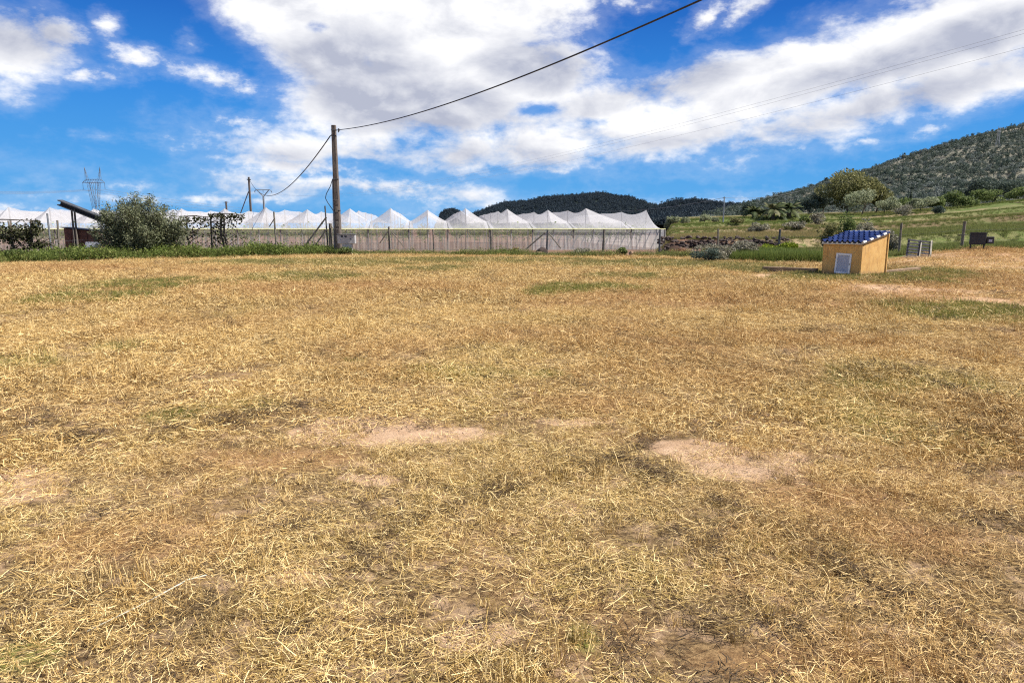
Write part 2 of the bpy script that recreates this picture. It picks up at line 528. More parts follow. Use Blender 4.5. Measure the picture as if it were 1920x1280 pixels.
# ------------------------------------------------------------------ terrain
def lin(x, xs, ys):
    return np.interp(x, xs, ys)
_bp = [(-900, 520), (-300, 503), (0, 494), (200, 489), (400, 484), (640, 478), (900, 480), (1240, 482), (1330, 486)]
_bu, _bY = [], []
for px, py in _bp:
    g = onground(px, py)
    _bu.append(g[0]/g[1]); _bY.append(g[1])
_bu += [0.36, 0.45, 0.52, 0.60, 0.76, 1.2]
_bY += [31.5, 31.0, 32.0, 34.5, 36.0, 36.0]
def edgeY(u):
    return lin(u, _bu, _bY)
_tY = [0, 40, 47, 57, 60.6, 61.4, 70, 84, 86.0, 104, 106.5, 126, 129, 160, 240, 2300]
_tz = [0, 0, -0.25, -0.30, -0.25, 0.62, 0.70, 1.0, 1.6, 1.8, 2.5, 2.75, 3.6, 4.5, 6.5, 40]
def H(x, y):
    x = np.asarray(x, float); y = np.asarray(y, float)
    Y = np.maximum(y, 0.5)
    u = x/Y
    front = sst(y, 0, 3)
    z = 0.05*(fbm(x*0.25, y*0.25, 3, 3)-0.5)*sst(np.hypot(x, y), 1, 4)
    z = z + 0.035*(fbm(x*1.3, y*1.3, 11, 3)-0.5)
    z = z + 0.030*(fbm(x*4.5, y*4.5, 13, 3)-0.5)*(1-sst(y, 18, 30))
    eY = edgeY(np.clip(u, -2, 2))
    # low rise at the right-hand end of the field
    z = z + front*0.50*sst(u, 0.50, 0.70)*sst(Y, 19, 35)
    z = z + front*0.05*sst(u, 0.3, 0.6)*fbm(x*0.6, y*0.6, 5, 3)*sst(Y, 12, 25)
    # the net house stands a metre lower, behind the stones
    wl = front*(1-sst(u, 0.215, 0.232))
    z = z - wl*1.0*sst(Y, eY+1.6, eY+4.2)
    # terraces to the right
    wr = front*sst(u, 0.213, 0.235)
    tz = lin(Y + 1.2*(fbm(x*0.08, y*0.02, 21, 3)-0.5)*sst(Y, 62, 80), _tY, _tz)
    lift = 1 + (lin(u, [.22, .30, .38, .50, .65, .75], [.76, .86, .98, 1.08, 1.32, 1.72])-1)*sst(Y, 50, 80)
    tz = tz*lift + 0.25*(fbm(x*0.12, y*0.12, 8, 3)-0.5)*sst(Y, 60, 75)
    z = z + wr*tz*sst(Y, 40, 46)
    return z
def hz(x, y):
    return float(H(np.array([x]), np.array([y]))[0])
def foot(px, Y):
    x = xat(px, Y)
    return np.array([x, Y, hz(x, Y)])

# pixel ellipses on the field -> ground ellipses
def gell(px, py, rx, ry):
    g = onground(px, py)
    dep = g[1]
    return g[0], g[1], rx*dep/1280, ry*dep*dep/(1280*EYE)*0.95
BARE = [gell(*a) for a in [(1850, 503, 190, 22), (1780, 549, 190, 11), (1860, 480, 120, 9), (1640, 541, 120, 7), (1385, 865, 150, 40), (1300, 845, 90, 24), (690, 805, 170, 28), (850, 815, 110, 16), (25, 905, 130, 40),
        (1050, 950, 50, 18), (700, 895, 80, 15), (900, 1190, 110, 40), (560, 1085, 80, 22), (1080, 790, 80, 9)]]
GREEN = [gell(*a) for a in [(1800, 585, 130, 17), (1620, 520, 150, 10), (1720, 515, 70, 9), (1400, 502, 60, 8), (1730, 715, 160, 30), (1600, 775, 120, 34), (1560, 735, 60, 18),
         (1780, 830, 100, 22), (1650, 810, 60, 26), (1018, 550, 22, 6), (560, 520, 90, 8), (270, 535, 110, 10), (40, 680, 80, 22), (670, 672, 30, 6),
         (330, 775, 60, 16), (220, 650, 60, 10), (480, 760, 60, 12), (690, 492, 120, 6), (900, 489, 200, 5), (1220, 495, 150, 6), (1100, 540, 80, 7), (840, 700, 90, 14),
         (1095, 1190, 34, 34), (1020, 700, 60, 8), (40, 1230, 60, 30), (500, 492, 100, 5), (820, 505, 60, 5), (1170, 520, 70, 5), (160, 560, 100, 10)]]
BROWN = [gell(*a) for a in [(1500, 560, 420, 22), (1800, 530, 200, 20), (1850, 490, 140, 16), (1000, 630, 200, 22), (1120, 760, 120, 16), (300, 1010, 220, 40), (1500, 930, 200, 34),
         (600, 540, 400, 12), (1200, 560, 200, 12), (1560, 640, 260, 18), (1300, 650, 120, 16), (1700, 1000, 150, 50), (180, 505, 260, 10), (1560, 1240, 200, 40), (500, 860, 200, 20)]]
def ells(E, x, y, soft=0.4, wob=0.55, seed=31):
    out = np.zeros_like(x)
    n = (fbm(x*1.4, y*0.9, seed, 4)-0.5)*2*wob
    n = n + (fbm(x*5.1, y*4.3, seed+9, 3)-0.5)*wob
    for a, b, ra, rb in E:
        d = np.sqrt(((x-a)/ra)**2 + ((y-b)/rb)**2) + n
        out = np.maximum(out, 1-sst(d, 1-soft, 1+soft))
    return out
def polydist(x, y, pts):
    best = np.full(np.shape(x), 1e9)
    for (ax, ay), (bx, by) in zip(pts[:-1], pts[1:]):
        dx, dy = bx-ax, by-ay
        t = np.clip(((x-ax)*dx+(y-ay)*dy)/(dx*dx+dy*dy), 0, 1)
        best = np.minimum(best, np.hypot(x-ax-t*dx, y-ay-t*dy))
    return best
TRACK = [tuple(onground(*p)[:2]) for p in [(1250, 503), (1360, 511), (1480, 521), (1600, 535), (1740, 552), (1920, 574), (2100, 596)]]
WINDROWS = [[tuple(onground(*p)[:2]) for p in q] for q in
            [[(1645, 688), (1500, 738), (1330, 790), (1150, 862), (960, 915), (730, 995)],
             [(1645, 688), (1740, 715), (1920, 800)], [(1180, 870), (1330, 935), (1480, 1000), (1600, 1075), (1920, 1235)],
             [(1740, 935), (1850, 970), (1930, 1000)], [(730, 995), (480, 1070), (360, 1095)], [(0, 835), (300, 815), (600, 760)], [(1270, 1150), (1500, 1240)]]]
def track_w(x, y):
    d = polydist(x, y, TRACK) + 0.5*(fbm(x*0.8, y*0.8, 61, 3)-0.5)
    return 1-sst(d, 0.35, 1.0)
def windrow_w(x, y):
    d = np.full(np.shape(x), 1e9)
    for q in WINDROWS:
        d = np.minimum(d, polydist(x, y, q))
    d = d + 0.35*(fbm(x*1.6, y*1.6, 71, 3)-0.5)
    return 1-sst(d, 0.03, 0.17)
def infield(x, y, pad=0.0):
    Y = np.maximum(y, 0.5)
    u = np.clip(x/Y, -2, 2)
    return (y < edgeY(u) + pad + 1.0*(fbm(x*0.5, y*0.2, 41, 3)-0.5))

# one continuous sheet of ground, split into the field and the land beyond it
rr = [0.25]
while rr[-1] < 2250:
    r_ = rr[-1]
    rr.append(r_*(1.022 if r_ < 60 else 1.02 if r_ < 140 else 1.12) + 0.004)
rr = np.array(rr)
th = np.concatenate([np.arange(-180, -52, 4.0), np.arange(-52, 52, 0.33), np.arange(52, 180, 4.0)])
TH, RR = np.meshgrid(np.radians(th), rr)
X = np.sin(TH)*RR; Yg = np.cos(TH)*RR
Z = H(X, Yg)
nr, nt = X.shape
V = np.stack([X, Yg, Z], -1).reshape(-1, 3)
V = np.vstack([V, [0, 0, hz(0, 0.01)]])
i0 = np.arange(nr-1)[:, None]*nt; k0 = np.arange(nt)[None, :]; k1 = (k0+1) % nt
F = np.stack([i0+k0, i0+k1, i0+nt+k1, i0+nt+k0], -1).reshape(-1, 4)[:, ::-1]
tri = np.stack([np.full(nt, len(V)-1), (np.arange(nt)+1) % nt, np.arange(nt)], -1)[:, ::-1]
cx = X.ravel()[F].mean(1); cy = Yg.ravel()[F].mean(1)
isf = infield(cx, cy, 0.6) | (np.hypot(cx, cy) < 20)
isf &= (cy > -25)
vx, vy = V[:, 0], V[:, 1]
va = {'bare': ells(BARE, vx, vy), 'green': ells(GREEN, vx, vy), 'brown': ells(BROWN, vx, vy, .5), 'track': track_w(vx, vy), 'windrow': windrow_w(vx, vy)}

def field_material():
    m, n, b, o = mat('mown_field')
    P = n.n('ShaderNodeNewGeometry').outputs['Position']
    f1 = n.noise(P, 0.55, 5, 0.6)
    f2 = n.noise(P, 5.0, 6, 0.65)
    f3 = n.noise(n.v('MULTIPLY', P, (1.0, 1.8, 1.0)), 26.0, 6, 0.7)
    f4 = n.noise(P, 120.0, 3, 0.7)
    soil = n.mix(n.ss(f2, 0.35, 0.65), (0.42, 0.265, 0.155), (0.56, 0.38, 0.24))
    soil = n.mix(n.ss(f4, 0.45, 0.7, 0, 0.5), soil, (0.56, 0.41, 0.29))
    that = n.mix(n.ss(f3, 0.38, 0.62), (0.075, 0.047, 0.024), (0.30, 0.205, 0.10))
    that = n.mix(n.ss(f1, 0.42, 0.64, 0, 0.3), that, (0.40, 0.22, 0.095))
    bare = n.m('MAXIMUM', n.attr('bare'), n.attr('track'))
    k = n.ss(n.m('MULTIPLY_ADD', n.m('SUBTRACT', f2, 0.5), 0.9, bare), 0.25, 0.75)
    k = n.m('MAXIMUM', k, n.ss(f2, 0.50, 0.62, 0, 0.45))
    c = n.mix(k, that, soil)
    gk = n.m('MULTIPLY', n.attr('green'), n.ss(f3, 0.35, 0.6))
    c = n.mix(n.m('MULTIPLY', gk, 0.85), c, (0.20, 0.22, 0.045))
    c = n.mix(n.m('MULTIPLY', n.attr('brown'), 0.45), c, (0.42, 0.23, 0.10))
    c = n.mix(n.m('MULTIPLY', n.attr('windrow'), 0.14), c, (0.11, 0.07, 0.035))
    n.put(b.inputs['Base Color'], c)
    b.inputs['Roughness'].default_value = 0.95
    b.inputs['Specular IOR Level'].default_value = 0.1
    bp = n.n('ShaderNodeBump'); bp.inputs['Distance'].default_value = 0.03; bp.inputs['Strength'].default_value = 0.8
    n.put(bp.inputs['Height'], n.m('ADD', n.m('MULTIPLY', f3, 1.0), n.m('MULTIPLY', f4, 0.3)))
    n.put(b.inputs['Normal'], bp.outputs[0])
    return m
def land_material():
    m, n, b, o = mat('rough_land')
    P = n.n('ShaderNodeNewGeometry').outputs['Position']
    f1 = n.noise(n.v('MULTIPLY', P, (0.35, 1.0, 1.0)), 0.16, 5, 0.62)
    f2 = n.noise(P, 1.1, 6, 0.68)
    f3 = n.noise(P, 7.0, 5, 0.7)
    dry = n.mix(n.ss(f3, 0.35, 0.65), (0.21, 0.155, 0.085), (0.37, 0.29, 0.17))
    grn = n.mix(n.ss(f3, 0.35, 0.65), (0.055, 0.08, 0.018), (0.13, 0.165, 0.045))
    soil = n.mix(n.ss(f3, 0.35, 0.65), (0.13, 0.075, 0.05), (0.22, 0.135, 0.095))
    c = n.mix(n.ss(n.m('MULTIPLY_ADD', n.m('SUBTRACT', f2, .5), .6, f1), 0.44, 0.56), dry, grn)
    c = n.mix(n.m('MULTIPLY', n.attr('grn'), 0.7), c, grn)
    c = n.mix(n.attr('dry'), c, dry)
    c = n.mix(n.attr('soil'), c, soil)
    c = n.mix(n.attr('bank'), c, n.mix(f3, (0.03, 0.02, 0.016), (0.09, 0.055, 0.04)))
    n.put(b.inputs['Base Color'], c)
    b.inputs['Roughness'].default_value = 0.95
    b.inputs['Specular IOR Level'].default_value = 0.1
    bp = n.n('ShaderNodeBump'); bp.inputs['Distance'].default_value = 0.12; bp.inputs['Strength'].default_value = 0.7
    n.put(bp.inputs['Height'], n.m('ADD', f2, n.m('MULTIPLY', f3, .4))); n.put(b.inputs['Normal'], bp.outputs[0])
    return m
M_field = field_material()
M_land = land_material()
def submesh(name, Fq, extra_tri=None, mats=None, attrs=None):
    used = np.unique(np.concatenate([Fq.ravel()] + ([extra_tri.ravel()] if extra_tri is not None else [])))
    mp = np.full(len(V), -1, np.int32); mp[used] = np.arange(len(used))
    fl = [mp[Fq]] + ([mp[extra_tri]] if extra_tri is not None else [])
    return mesh_np(name, V[used], fl, mats, {k: ('POINT', v[used]) for k, v in attrs.items()}, True)
tag(link('field', submesh('field', F[isf], tri, M_field, va)), 'mown dry hay field covering the foreground', kind='structure')
uu = vx/np.maximum(vy, .5)
left = (vy > 3)*(1-sst(uu, 0.215, 0.235))
soilw = left*sst(vy, edgeY(np.clip(uu, -2, 2))+1.0, edgeY(np.clip(uu, -2, 2))+2.5)
soilw = np.maximum(soilw, (vy > 3)*sst(uu, .213, .23)*(1-sst(uu, .30, .36))*sst(vy, 48, 53)*(1-sst(vy, 64, 66)))
bandn = fbm(vx*.05, vy*.05, 77, 3)
soilw = np.maximum(soilw, (vy > 3)*sst(uu, .22, .25)*.75*sst(bandn, .36, .55)*np.maximum.reduce([sst(vy, 83, 84.5)*(1-sst(vy, 86.5, 88)), sst(vy, 98, 100)*(1-sst(vy, 103, 105)), sst(vy, 119, 121)*(1-sst(vy, 124, 126)), sst(vy, 70, 72)*(1-sst(vy, 75, 77))]))
la = {'soil': soilw, 'bank': (vy > 59.6)*(vy < 61.9)*(uu > .215)*(uu < .40)*1.0,
      'grn': (vy > 3)*np.maximum(sst(uu, .46, .54)*sst(vy, 33, 36)*(1-sst(vy, 88, 93)), sst(uu, .22, .26)*np.maximum(sst(vy, 103, 105)*(1-sst(vy, 112, 118)), sst(vy, 126, 128)*(1-sst(vy, 140, 150)))),
      'dry': (vy > 3)*sst(uu, .22, .25)*np.maximum.reduce([sst(vy, 61, 63)*(1-sst(vy, 82, 84))*(1-sst(uu, .46, .54)), sst(vy, 92, 94)*(1-sst(vy, 101, 103)), sst(vy, 118, 121)*(1-sst(vy, 124, 126))])*0.95}
tag(link('ground', submesh('ground', F[~isf], None, M_land, la)), 'rough grassy land and terraces beyond the field', kind='structure')

# ------------------------------------------------------------------ hills
def hill(name, sil, Yf, Yr, zf, m, seed, rough, nu=150, ntt=46, label=''):
    us, zs = [], []
    for px, py in sil:
        q = at(px, py, Yr)
        us.append(q[0]/q[1]); zs.append(q[2])
    U = np.linspace(us[0], us[-1], nu)
    zr = lin(U, us, zs)
    T = np.linspace(0, 1.5, ntt)
    UU, TT = np.meshgrid(U, T)
    ZR = np.meshgrid(zr, T)[0]
    YY = Yf + (Yr-Yf)*TT
    XX = UU*YY
    tc = np.clip(TT, 0, 1)
    s = 0.35*tc + 0.65*sst(tc, 0, 1.0)**1.0
    down = np.where(TT > 1, 1-1.6*(TT-1), 1)
    g = fbm(XX/rough, YY/rough, seed, 5)-0.5
    env = np.sin(np.pi*np.clip(tc, 0, 1))**0.8*(TT < 1)
    ZZ = zf + (ZR-zf)*s*down + g*np.maximum(ZR-zf, 0)*0.55*env
    v = np.stack([XX, YY, ZZ], -1).reshape(-1, 3)
    i0 = np.arange(ntt-1)[:, None]*nu; k = np.arange(nu-1)[None, :]
    f = np.stack([i0+k, i0+k+1, i0+nu+k+1, i0+nu+k], -1).reshape(-1, 4)
    o = link(name, mesh_np(name, v, f, m, None, True))
    tag(o, label, kind='structure')
    return dict(U=U, zr=zr, XX=XX, YY=YY, ZZ=ZZ, TT=TT)
def hillmat(name, c1, c2, c3, sc):
    m, n, b, o = mat(name)
    P = n.n('ShaderNodeNewGeometry').outputs['Position']
    f = n.noise(P, sc, 6, 0.7); g = n.noise(P, sc*0.12, 4, 0.6)
    c = n.mix(n.ss(f, 0.36, 0.62), c1, c2)
    c = n.mix(n.ss(g, 0.5, 0.66, 0, 0.7), c, c3)
    n.put(b.inputs['Base Color'], c); b.inputs['Roughness'].default_value = 1.0; b.inputs['Specular IOR Level'].default_value = 0.05
    return m
M_hillR = hillmat('scrub_hillside', (0.10, 0.11, 0.085), (0.19, 0.18, 0.14), (0.26, 0.23, 0.18), 0.12)
M_hillC = hillmat('cloud_shaded_pine_hillside', (0.012, 0.019, 0.019), (0.022, 0.030, 0.027), (0.032, 0.036, 0.030), 0.05)  # cloud shadow over the wooded hills is put into this dark base colour
HR = hill('hill', [(1300, 410), (1390, 389), (1430, 379), (1480, 366), (1560, 345), (1620, 328), (1700, 303), (1800, 276), (1850, 262), (1920, 246), (2100, 201), (2500, 150), (2900, 150)],
          165, 560, 1.0, M_hillR, 5, 90.0, 220, 60, 'scrubby pine hillside rising at the right')
HC = hill('hill', [(868, 430), (880, 404), (900, 399), (930, 386), (950, 381), (990, 379), (1020, 371), (1060, 369), (1090, 367), (1115, 364), (1135, 364), (1158, 370), (1180, 371), (1205, 379), (1230, 387), (1260, 396), (1300, 406), (1340, 430)],
          700, 1500, 0.0, M_hillC, 15, 260.0, 150, 46, 'dark wooded hill in the middle distance')
HS = hill('hill', [(815, 430), (826, 402), (838, 394), (850, 393), (862, 398), (876, 410), (885, 430)], 1500, 2000, 0.0, M_hillC, 25, 260.0, 60, 30, 'small dark hump between two net peaks')
HL = hill('hill', [(1190, 428), (1225, 395), (1250, 386), (1270, 382), (1300, 380), (1330, 383), (1350, 386), (1400, 389), (1450, 392), (1550, 400)],
          330, 760, 3.0, M_hillC, 35, 120.0, 110, 40, 'low dark wooded ridge behind the palms')

# ------------------------------------------------------------------ scattering of stuff
def scatter(name, pts, rot, scl, protos, attrs=None, label=None):
    n = len(pts)
    me = D.meshes.new(name)
    me.vertices.add(n); me.vertices.foreach_set('co', np.asarray(pts, np.float32).ravel())
    a = me.attributes.new('rot', 'FLOAT_VECTOR', 'POINT'); a.data.foreach_set('vector', np.asarray(rot, np.float32).ravel())
    scl = np.asarray(scl, np.float32)
    if scl.ndim == 1:
        scl = np.stack([scl]*3, -1)
    a = me.attributes.new('scl', 'FLOAT_VECTOR', 'POINT'); a.data.foreach_set('vector', scl.ravel())
    a = me.attributes.new('idx', 'INT', 'POINT'); a.data.foreach_set('value', rng.integers(0, len(protos), n).astype(np.int32))
    for k, v in (attrs or {}).items():
        a = me.attributes.new(k, 'FLOAT', 'POINT'); a.data.foreach_set('value', np.asarray(v, np.float32))
    o = link(name, me)
    tag(o, label, kind='stuff')
    pc = D.collections.new(name + '_sources')
    for i, p in enumerate(protos):
        po = D.objects.new(name + '_source', p)
        pc.objects.link(po)
    g = D.node_groups.new(name + '_scatter', 'GeometryNodeTree')
    g.interface.new_socket('Geometry', in_out='INPUT', socket_type='NodeSocketGeometry')
    g.interface.new_socket('Geometry', in_out='OUTPUT', socket_type='NodeSocketGeometry')
    gi = g.nodes.new('NodeGroupInput'); go = g.nodes.new('NodeGroupOutput')
    ci = g.nodes.new('GeometryNodeCollectionInfo')
    ci.inputs['Collection'].default_value = pc
    ci.inputs['Separate Children'].default_value = True
    ci.inputs['Reset Children'].default_value = True
    ip = g.nodes.new('GeometryNodeInstanceOnPoints')
    ip.inputs['Pick Instance'].default_value = True
    def na(nm, typ):
        q = g.nodes.new('GeometryNodeInputNamedAttribute'); q.data_type = typ; q.inputs[0].default_value = nm
        return q.outputs[0]
    g.links.new(gi.outputs[0], ip.inputs['Points'])
    g.links.new(ci.outputs[0], ip.inputs['Instance'])
    g.links.new(na('idx', 'INT'), ip.inputs['Instance Index'])
    g.links.new(na('rot', 'FLOAT_VECTOR'), ip.inputs['Rotation'])
    g.links.new(na('scl', 'FLOAT_VECTOR'), ip.inputs['Scale'])
    g.links.new(ip.outputs[0], go.inputs[0])
    md = o.modifiers.new('scatter', 'NODES'); md.node_group = g
    return o

def ribbons(n, rad, lmin, lmax, wmin, wmax, segs, zspan, tilt, bias, seed, curl=0.5):
    """loose straws lying in a flat disc"""
    r = np.random.default_rng(seed)
    ph = r.random(n)*2*np.pi; rd = np.sqrt(r.random(n))*rad
    c = np.stack([np.cos(ph)*rd, np.sin(ph)*rd, r.random(n)**1.6*zspan], -1)
    ang_ = r.normal(0, bias, n) + np.where(r.random(n) < .5, 0, np.pi)
    L = lmin + (lmax-lmin)*r.random(n)**1.8
    wd = wmin + (wmax-wmin)*r.random(n)**1.5
    tl = r.normal(0, tilt, n)
    cv = r.normal(0, curl, n)
    cz = r.normal(0, curl*0.3, n)
    roll = r.normal(0, 0.7, n)
    vs = np.zeros((n, segs+1, 2, 3)); pos = c.copy()
    for s in range(segs+1):
        t = s/segs-0.5
        a = ang_ + cv*t*2
        el_ = tl + cz*t*2
        d = np.stack([np.cos(a)*np.cos(el_), np.sin(a)*np.cos(el_), np.sin(el_)], -1)
        if s:
            pos = pos + d*(L/segs)[:, None]
        side = np.stack([-np.sin(a)*np.cos(roll), np.cos(a)*np.cos(roll), np.sin(roll)], -1)
        ww = wd*(1.0 if s < segs else 0.5)
        vs[:, s, 0] = pos - side*(ww/2)[:, None]
        vs[:, s, 1] = pos + side*(ww/2)[:, None]
    vs[..., 2] = np.maximum(vs[..., 2], 0.001)
    b = np.arange(n)[:, None]*(segs+1)*2 + np.arange(segs)[None, :]*2
    f = np.stack([b, b+1, b+3, b+2], -1).reshape(-1, 4)
    rn = np.repeat(r.random(n), segs)
    return vs.reshape(-1, 3), f, rn
def straw_mat():
    m, n, b, o = mat('cut_straw')
    r = n.attr('rnd')
    br = n.attr('brown', 'INSTANCER'); gr_ = n.attr('green', 'INSTANCER'); dk = n.attr('dark', 'INSTANCER')
    c = n.mix(n.ss(r, 0.0, 0.55), (0.17, 0.095, 0.032), (0.60, 0.40, 0.145))
    c = n.mix(n.ss(r, 0.50, 1.0), c, (0.94, 0.735, 0.375))
    g1 = n.mix(r, (0.12, 0.15, 0.02), (0.42, 0.42, 0.10))
    c = n.mix(n.m('MULTIPLY', gr_, n.ss(r, 0.9, 0.2)), c, g1)
    b1 = n.mix(r, (0.22, 0.105, 0.04), (0.60, 0.375, 0.165))
    c = n.mix(br, c, b1)
    c = n.mix(dk, c, n.mix(r, (0.035, 0.024, 0.014), (0.20, 0.135, 0.065)))
    n.put(b.inputs['Base Color'], c)
    b.inputs['Roughness'].default_value = 0.75
    b.inputs['Specular IOR Level'].default_value = 0.15
    t = n.n('ShaderNodeBsdfTranslucent'); n.put(t.inputs[0], c)
    x = n.n('ShaderNodeMixShader'); x.inputs[0].default_value = 0.12
    n.put(x.inputs[1], b.outputs[0]); n.put(x.inputs[2], t.outputs[0]); n.put(o.inputs[0], x.outputs[0])
    return m
M_straw = straw_mat()
def strawproto(nm, *a, **k):
    v, f, rn = ribbons(*a, **k)
    return mesh_np(nm, v, f, M_straw, {'rnd': ('FACE', rn)})
fineP = [strawproto('straw', 330, .21, .018, .085, .0012, .0030, 2, .050, .36, .75 if i % 2 else 1.4, 100+i, curl=.24) for i in range(10)]
midP = [strawproto('straw', 230, .30, .03, .125, .0024, .0050, 2, .060, .36, .8 if i % 2 else 1.4, 130+i, curl=.24) for i in range(8)]
farP = [strawproto('straw', 260, .56, .045, .15, .0050, .0085, 1, .07, .40, 1.2, 160+i) for i in range(6)]
longP = [strawproto('straw', 9, .20, .08, .24, .0016, .0032, 4, .07, .25, .9, 190+i, curl=.4) for i in range(8)]

M_clod = simple('dead_thatch', (0.03, 0.019, 0.010), (0.13, 0.08, 0.038), 40.0, 0.95)
clodP = []
for i in range(6):
    v_, f_, r_n = ribbons(70, .06, .015, .05, .0015, .0035, 2, .03, .3, 1.4, 220+i)
    clodP.append(mesh_np('clod', v_, f_, M_clod, {'rnd': ('FACE', r_n)}))
def sample_ring(r0, r1, dens, half=84):
    n = int(math.radians(2*half)/2*(r1*r1-r0*r0)*dens)
    r = np.sqrt(r0*r0 + (r1*r1-r0*r0)*rng.random(n))
    a = np.radians(rng.uniform(-half, half, n))
    return np.sin(a)*r, np.cos(a)*r
SHED = np.array([11.43, 22.96])
def inshed(x, y, pad):
    dx, dy = x-SHED[0], y-SHED[1]
    return (np.abs(dx*.545-dy*.839) < .68+pad) & (np.abs(dx*.839+dy*.545) < .71+pad)
SLEEPERS = [tuple(onground(*p)[:2]) for p in [(1431, 509), (1532, 514), (1652, 518), (1722, 514)]]
def hay(r0, r1, dens, protos, smin, smax, name, label, half=84, lift=0.0, zs=1.0, keepbare=0.30):
    x, y = sample_ring(r0, r1, dens, half)
    bare = np.maximum(ells(BARE, x, y), track_w(x, y)*0.85)
    rough = fbm(x*0.9, y*0.7, 51, 4)
    wr = windrow_w(x, y)
    keep = rng.random(len(x)) < np.clip((0.55 + 1.2*sst(rough, .34, .60))*(1-bare*(1-keepbare)), 0, 1)
    keep &= infield(x, y, -0.3)
    keep &= ~inshed(x, y, .35)
    keep &= polydist(x, y, SLEEPERS) > .35
    x, y, rough, wr = x[keep], y[keep], rough[keep], wr[keep]
    n = len(x)
    dirn = (fbm(x*0.22, y*0.22, 81, 2)-0.5)*5.0 + 0.5
    rot = np.stack([rng.normal(0, .06, n), rng.normal(0, .06, n), dirn + rng.normal(0, .55, n)], -1)
    s = rng.uniform(smin, smax, n)
    pile = sst(fbm(x*2.1, y*2.1, 91, 3), .52, .74)
    sc3 = np.stack([s, s, s*zs*(0.75+0.9*pile+0.35*wr)], -1)
    patch = fbm(x*4.6, y*4.6, 95, 3)
    att = {'brown': np.clip(ells(BROWN, x, y, .5)*0.38 + sst(fbm(x*0.5, y*0.35, 97, 4), .50, .68)*0.65*rng.random(n), 0, .85),
           'green': np.clip(ells(GREEN, x, y, .45)*0.6*rng.random(n) + 0.35*sst(fbm(x*0.4, y*0.3, 99, 4), .55, .7)*rng.random(n), 0, 1),
           'dark': np.clip(0.85*sst(patch, .66, .78)*(rng.random(n) < .7) + wr*0.55*(rng.random(n) < .22), 0, .9)}
    z = H(x, y) + lift + 0.002
    scatter(name, np.stack([x, y, z], -1), rot, sc3, protos, att, label)
def stubble(nm, n, rad, h0, h1, w, seed):
    r = np.random.default_rng(seed)
    ph = r.random(n)*2*np.pi; rd = r.random(n)**.8*rad
    b = np.stack([np.cos(ph)*rd, np.sin(ph)*rd, np.zeros(n)], -1)
    hh = r.uniform(h0, h1, n); le = r.normal(0, .55, n); a = ph + r.normal(0, .7, n)
    e = b + np.stack([np.cos(a)*np.sin(le)*hh, np.sin(a)*np.sin(le)*hh, np.cos(le)*hh], -1)
    bb = r.random(n)*np.pi; sd = np.stack([np.cos(bb), np.sin(bb), np.zeros(n)], -1)*w/2
    v = np.stack([b-sd, b+sd, e+sd*.6, e-sd*.6], 1).reshape(-1, 3)
    return mesh_np(nm, v, np.arange(4*n).reshape(n, 4), M_straw, {'rnd': ('FACE', r.random(n))})
stubP = [stubble('stubble', 38, .05, .02, .075, .0026, 250+i) for i in range(7)]
hay(0.1, 5.5, 34, fineP, .8, 1.2, 'hay', 'cut straw lying loose on the near field')
hay(5.5, 14, 27, midP, .85, 1.3, 'hay', 'cut straw lying over the middle of the field')
hay(14, 44, 9.5, farP, .8, 1.3, 'hay', 'cut straw lying over the far part of the field', half=64)
pebP = []
for i in range(5):
    r_ = np.random.default_rng(240+i)
    d_ = r_.normal(0, 1, (14, 3)); d_ /= np.linalg.norm(d_, axis=1, keepdims=True); d_ *= r_.uniform(.35, .55, (14, 1))
    import bmesh
    bm_ = bmesh.new()
    for q_ in d_: bm_.verts.new(q_*np.array([1, .8, .6]))
    bmesh.ops.convex_hull(bm_, input=bm_.verts)
    me_ = D.meshes.new('pebble'); bm_.to_mesh(me_); bm_.free(); me_.materials.append(simple('pebble_stone', (0.34, 0.23, 0.16), (0.58, 0.46, 0.36), 3.0, 0.9)); pebP.append(me_)
x_, y_ = sample_ring(1.3, 13, 60)
k_ = rng.random(len(x_)) < (.06+.9*ells(BARE, x_, y_)+.5*track_w(x_, y_))
x_, y_ = x_[k_], y_[k_]
scatter('pebbles', np.stack([x_, y_, H(x_, y_)+.002], -1), rng.random((len(x_), 3))*6.28, .008+.030*rng.random(len(x_))**4, pebP, None, 'small pale pebbles on the bare soil')
hay(0.3, 8, 26, stubP, .7, 1.3, 'stubble', 'short rooted stubble tufts standing in the hay', keepbare=.25)
hay(8, 20, 7, stubP, 1.3, 2.2, 'stubble', 'rooted stubble tufts farther out in the field', keepbare=.25)
def clods(r0, r1, dens, smin, smax):
    x, y = sample_ring(r0, r1, dens)
    keep = (rng.random(len(x)) < .10 + sst(fbm(x*1.1, y*1.1, 151, 3), .5, .68) + .9*windrow_w(x, y)) & infield(x, y, -.5)
    x, y = x[keep], y[keep]; n = len(x)
    s_ = rng.uniform(smin, smax, n)*(1+rng.random(n)**4)
    scatter('hay_clods', np.stack([x, y, H(x, y)+.012], -1), np.stack([rng.normal(0, .2, n), rng.normal(0, .2, n), rng.random(n)*6.28], -1),
            np.stack([s_*rng.uniform(.8, 1.9, n), s_, s_], -1), clodP, None, 'small dark clods of dead thatch in the hay')
clods(0.3, 6, 18, .45, .9)
clods(6, 16, 7, .8, 1.7)
clods(16, 36, 1.6, 1.2, 2.6)
wx, wy = [], []
for q_ in WINDROWS:
    for (ax_, ay_), (bx_, by_) in zip(q_[:-1], q_[1:]):
        L_ = math.hypot(bx_-ax_, by_-ay_); m_ = int(L_*19)
        t_ = rng.random(m_)
        wx.append(ax_+(bx_-ax_)*t_+rng.normal(0, .026, m_)); wy.append(ay_+(by_-ay_)*t_+rng.normal(0, .026, m_))
wx, wy = np.concatenate(wx), np.concatenate(wy)
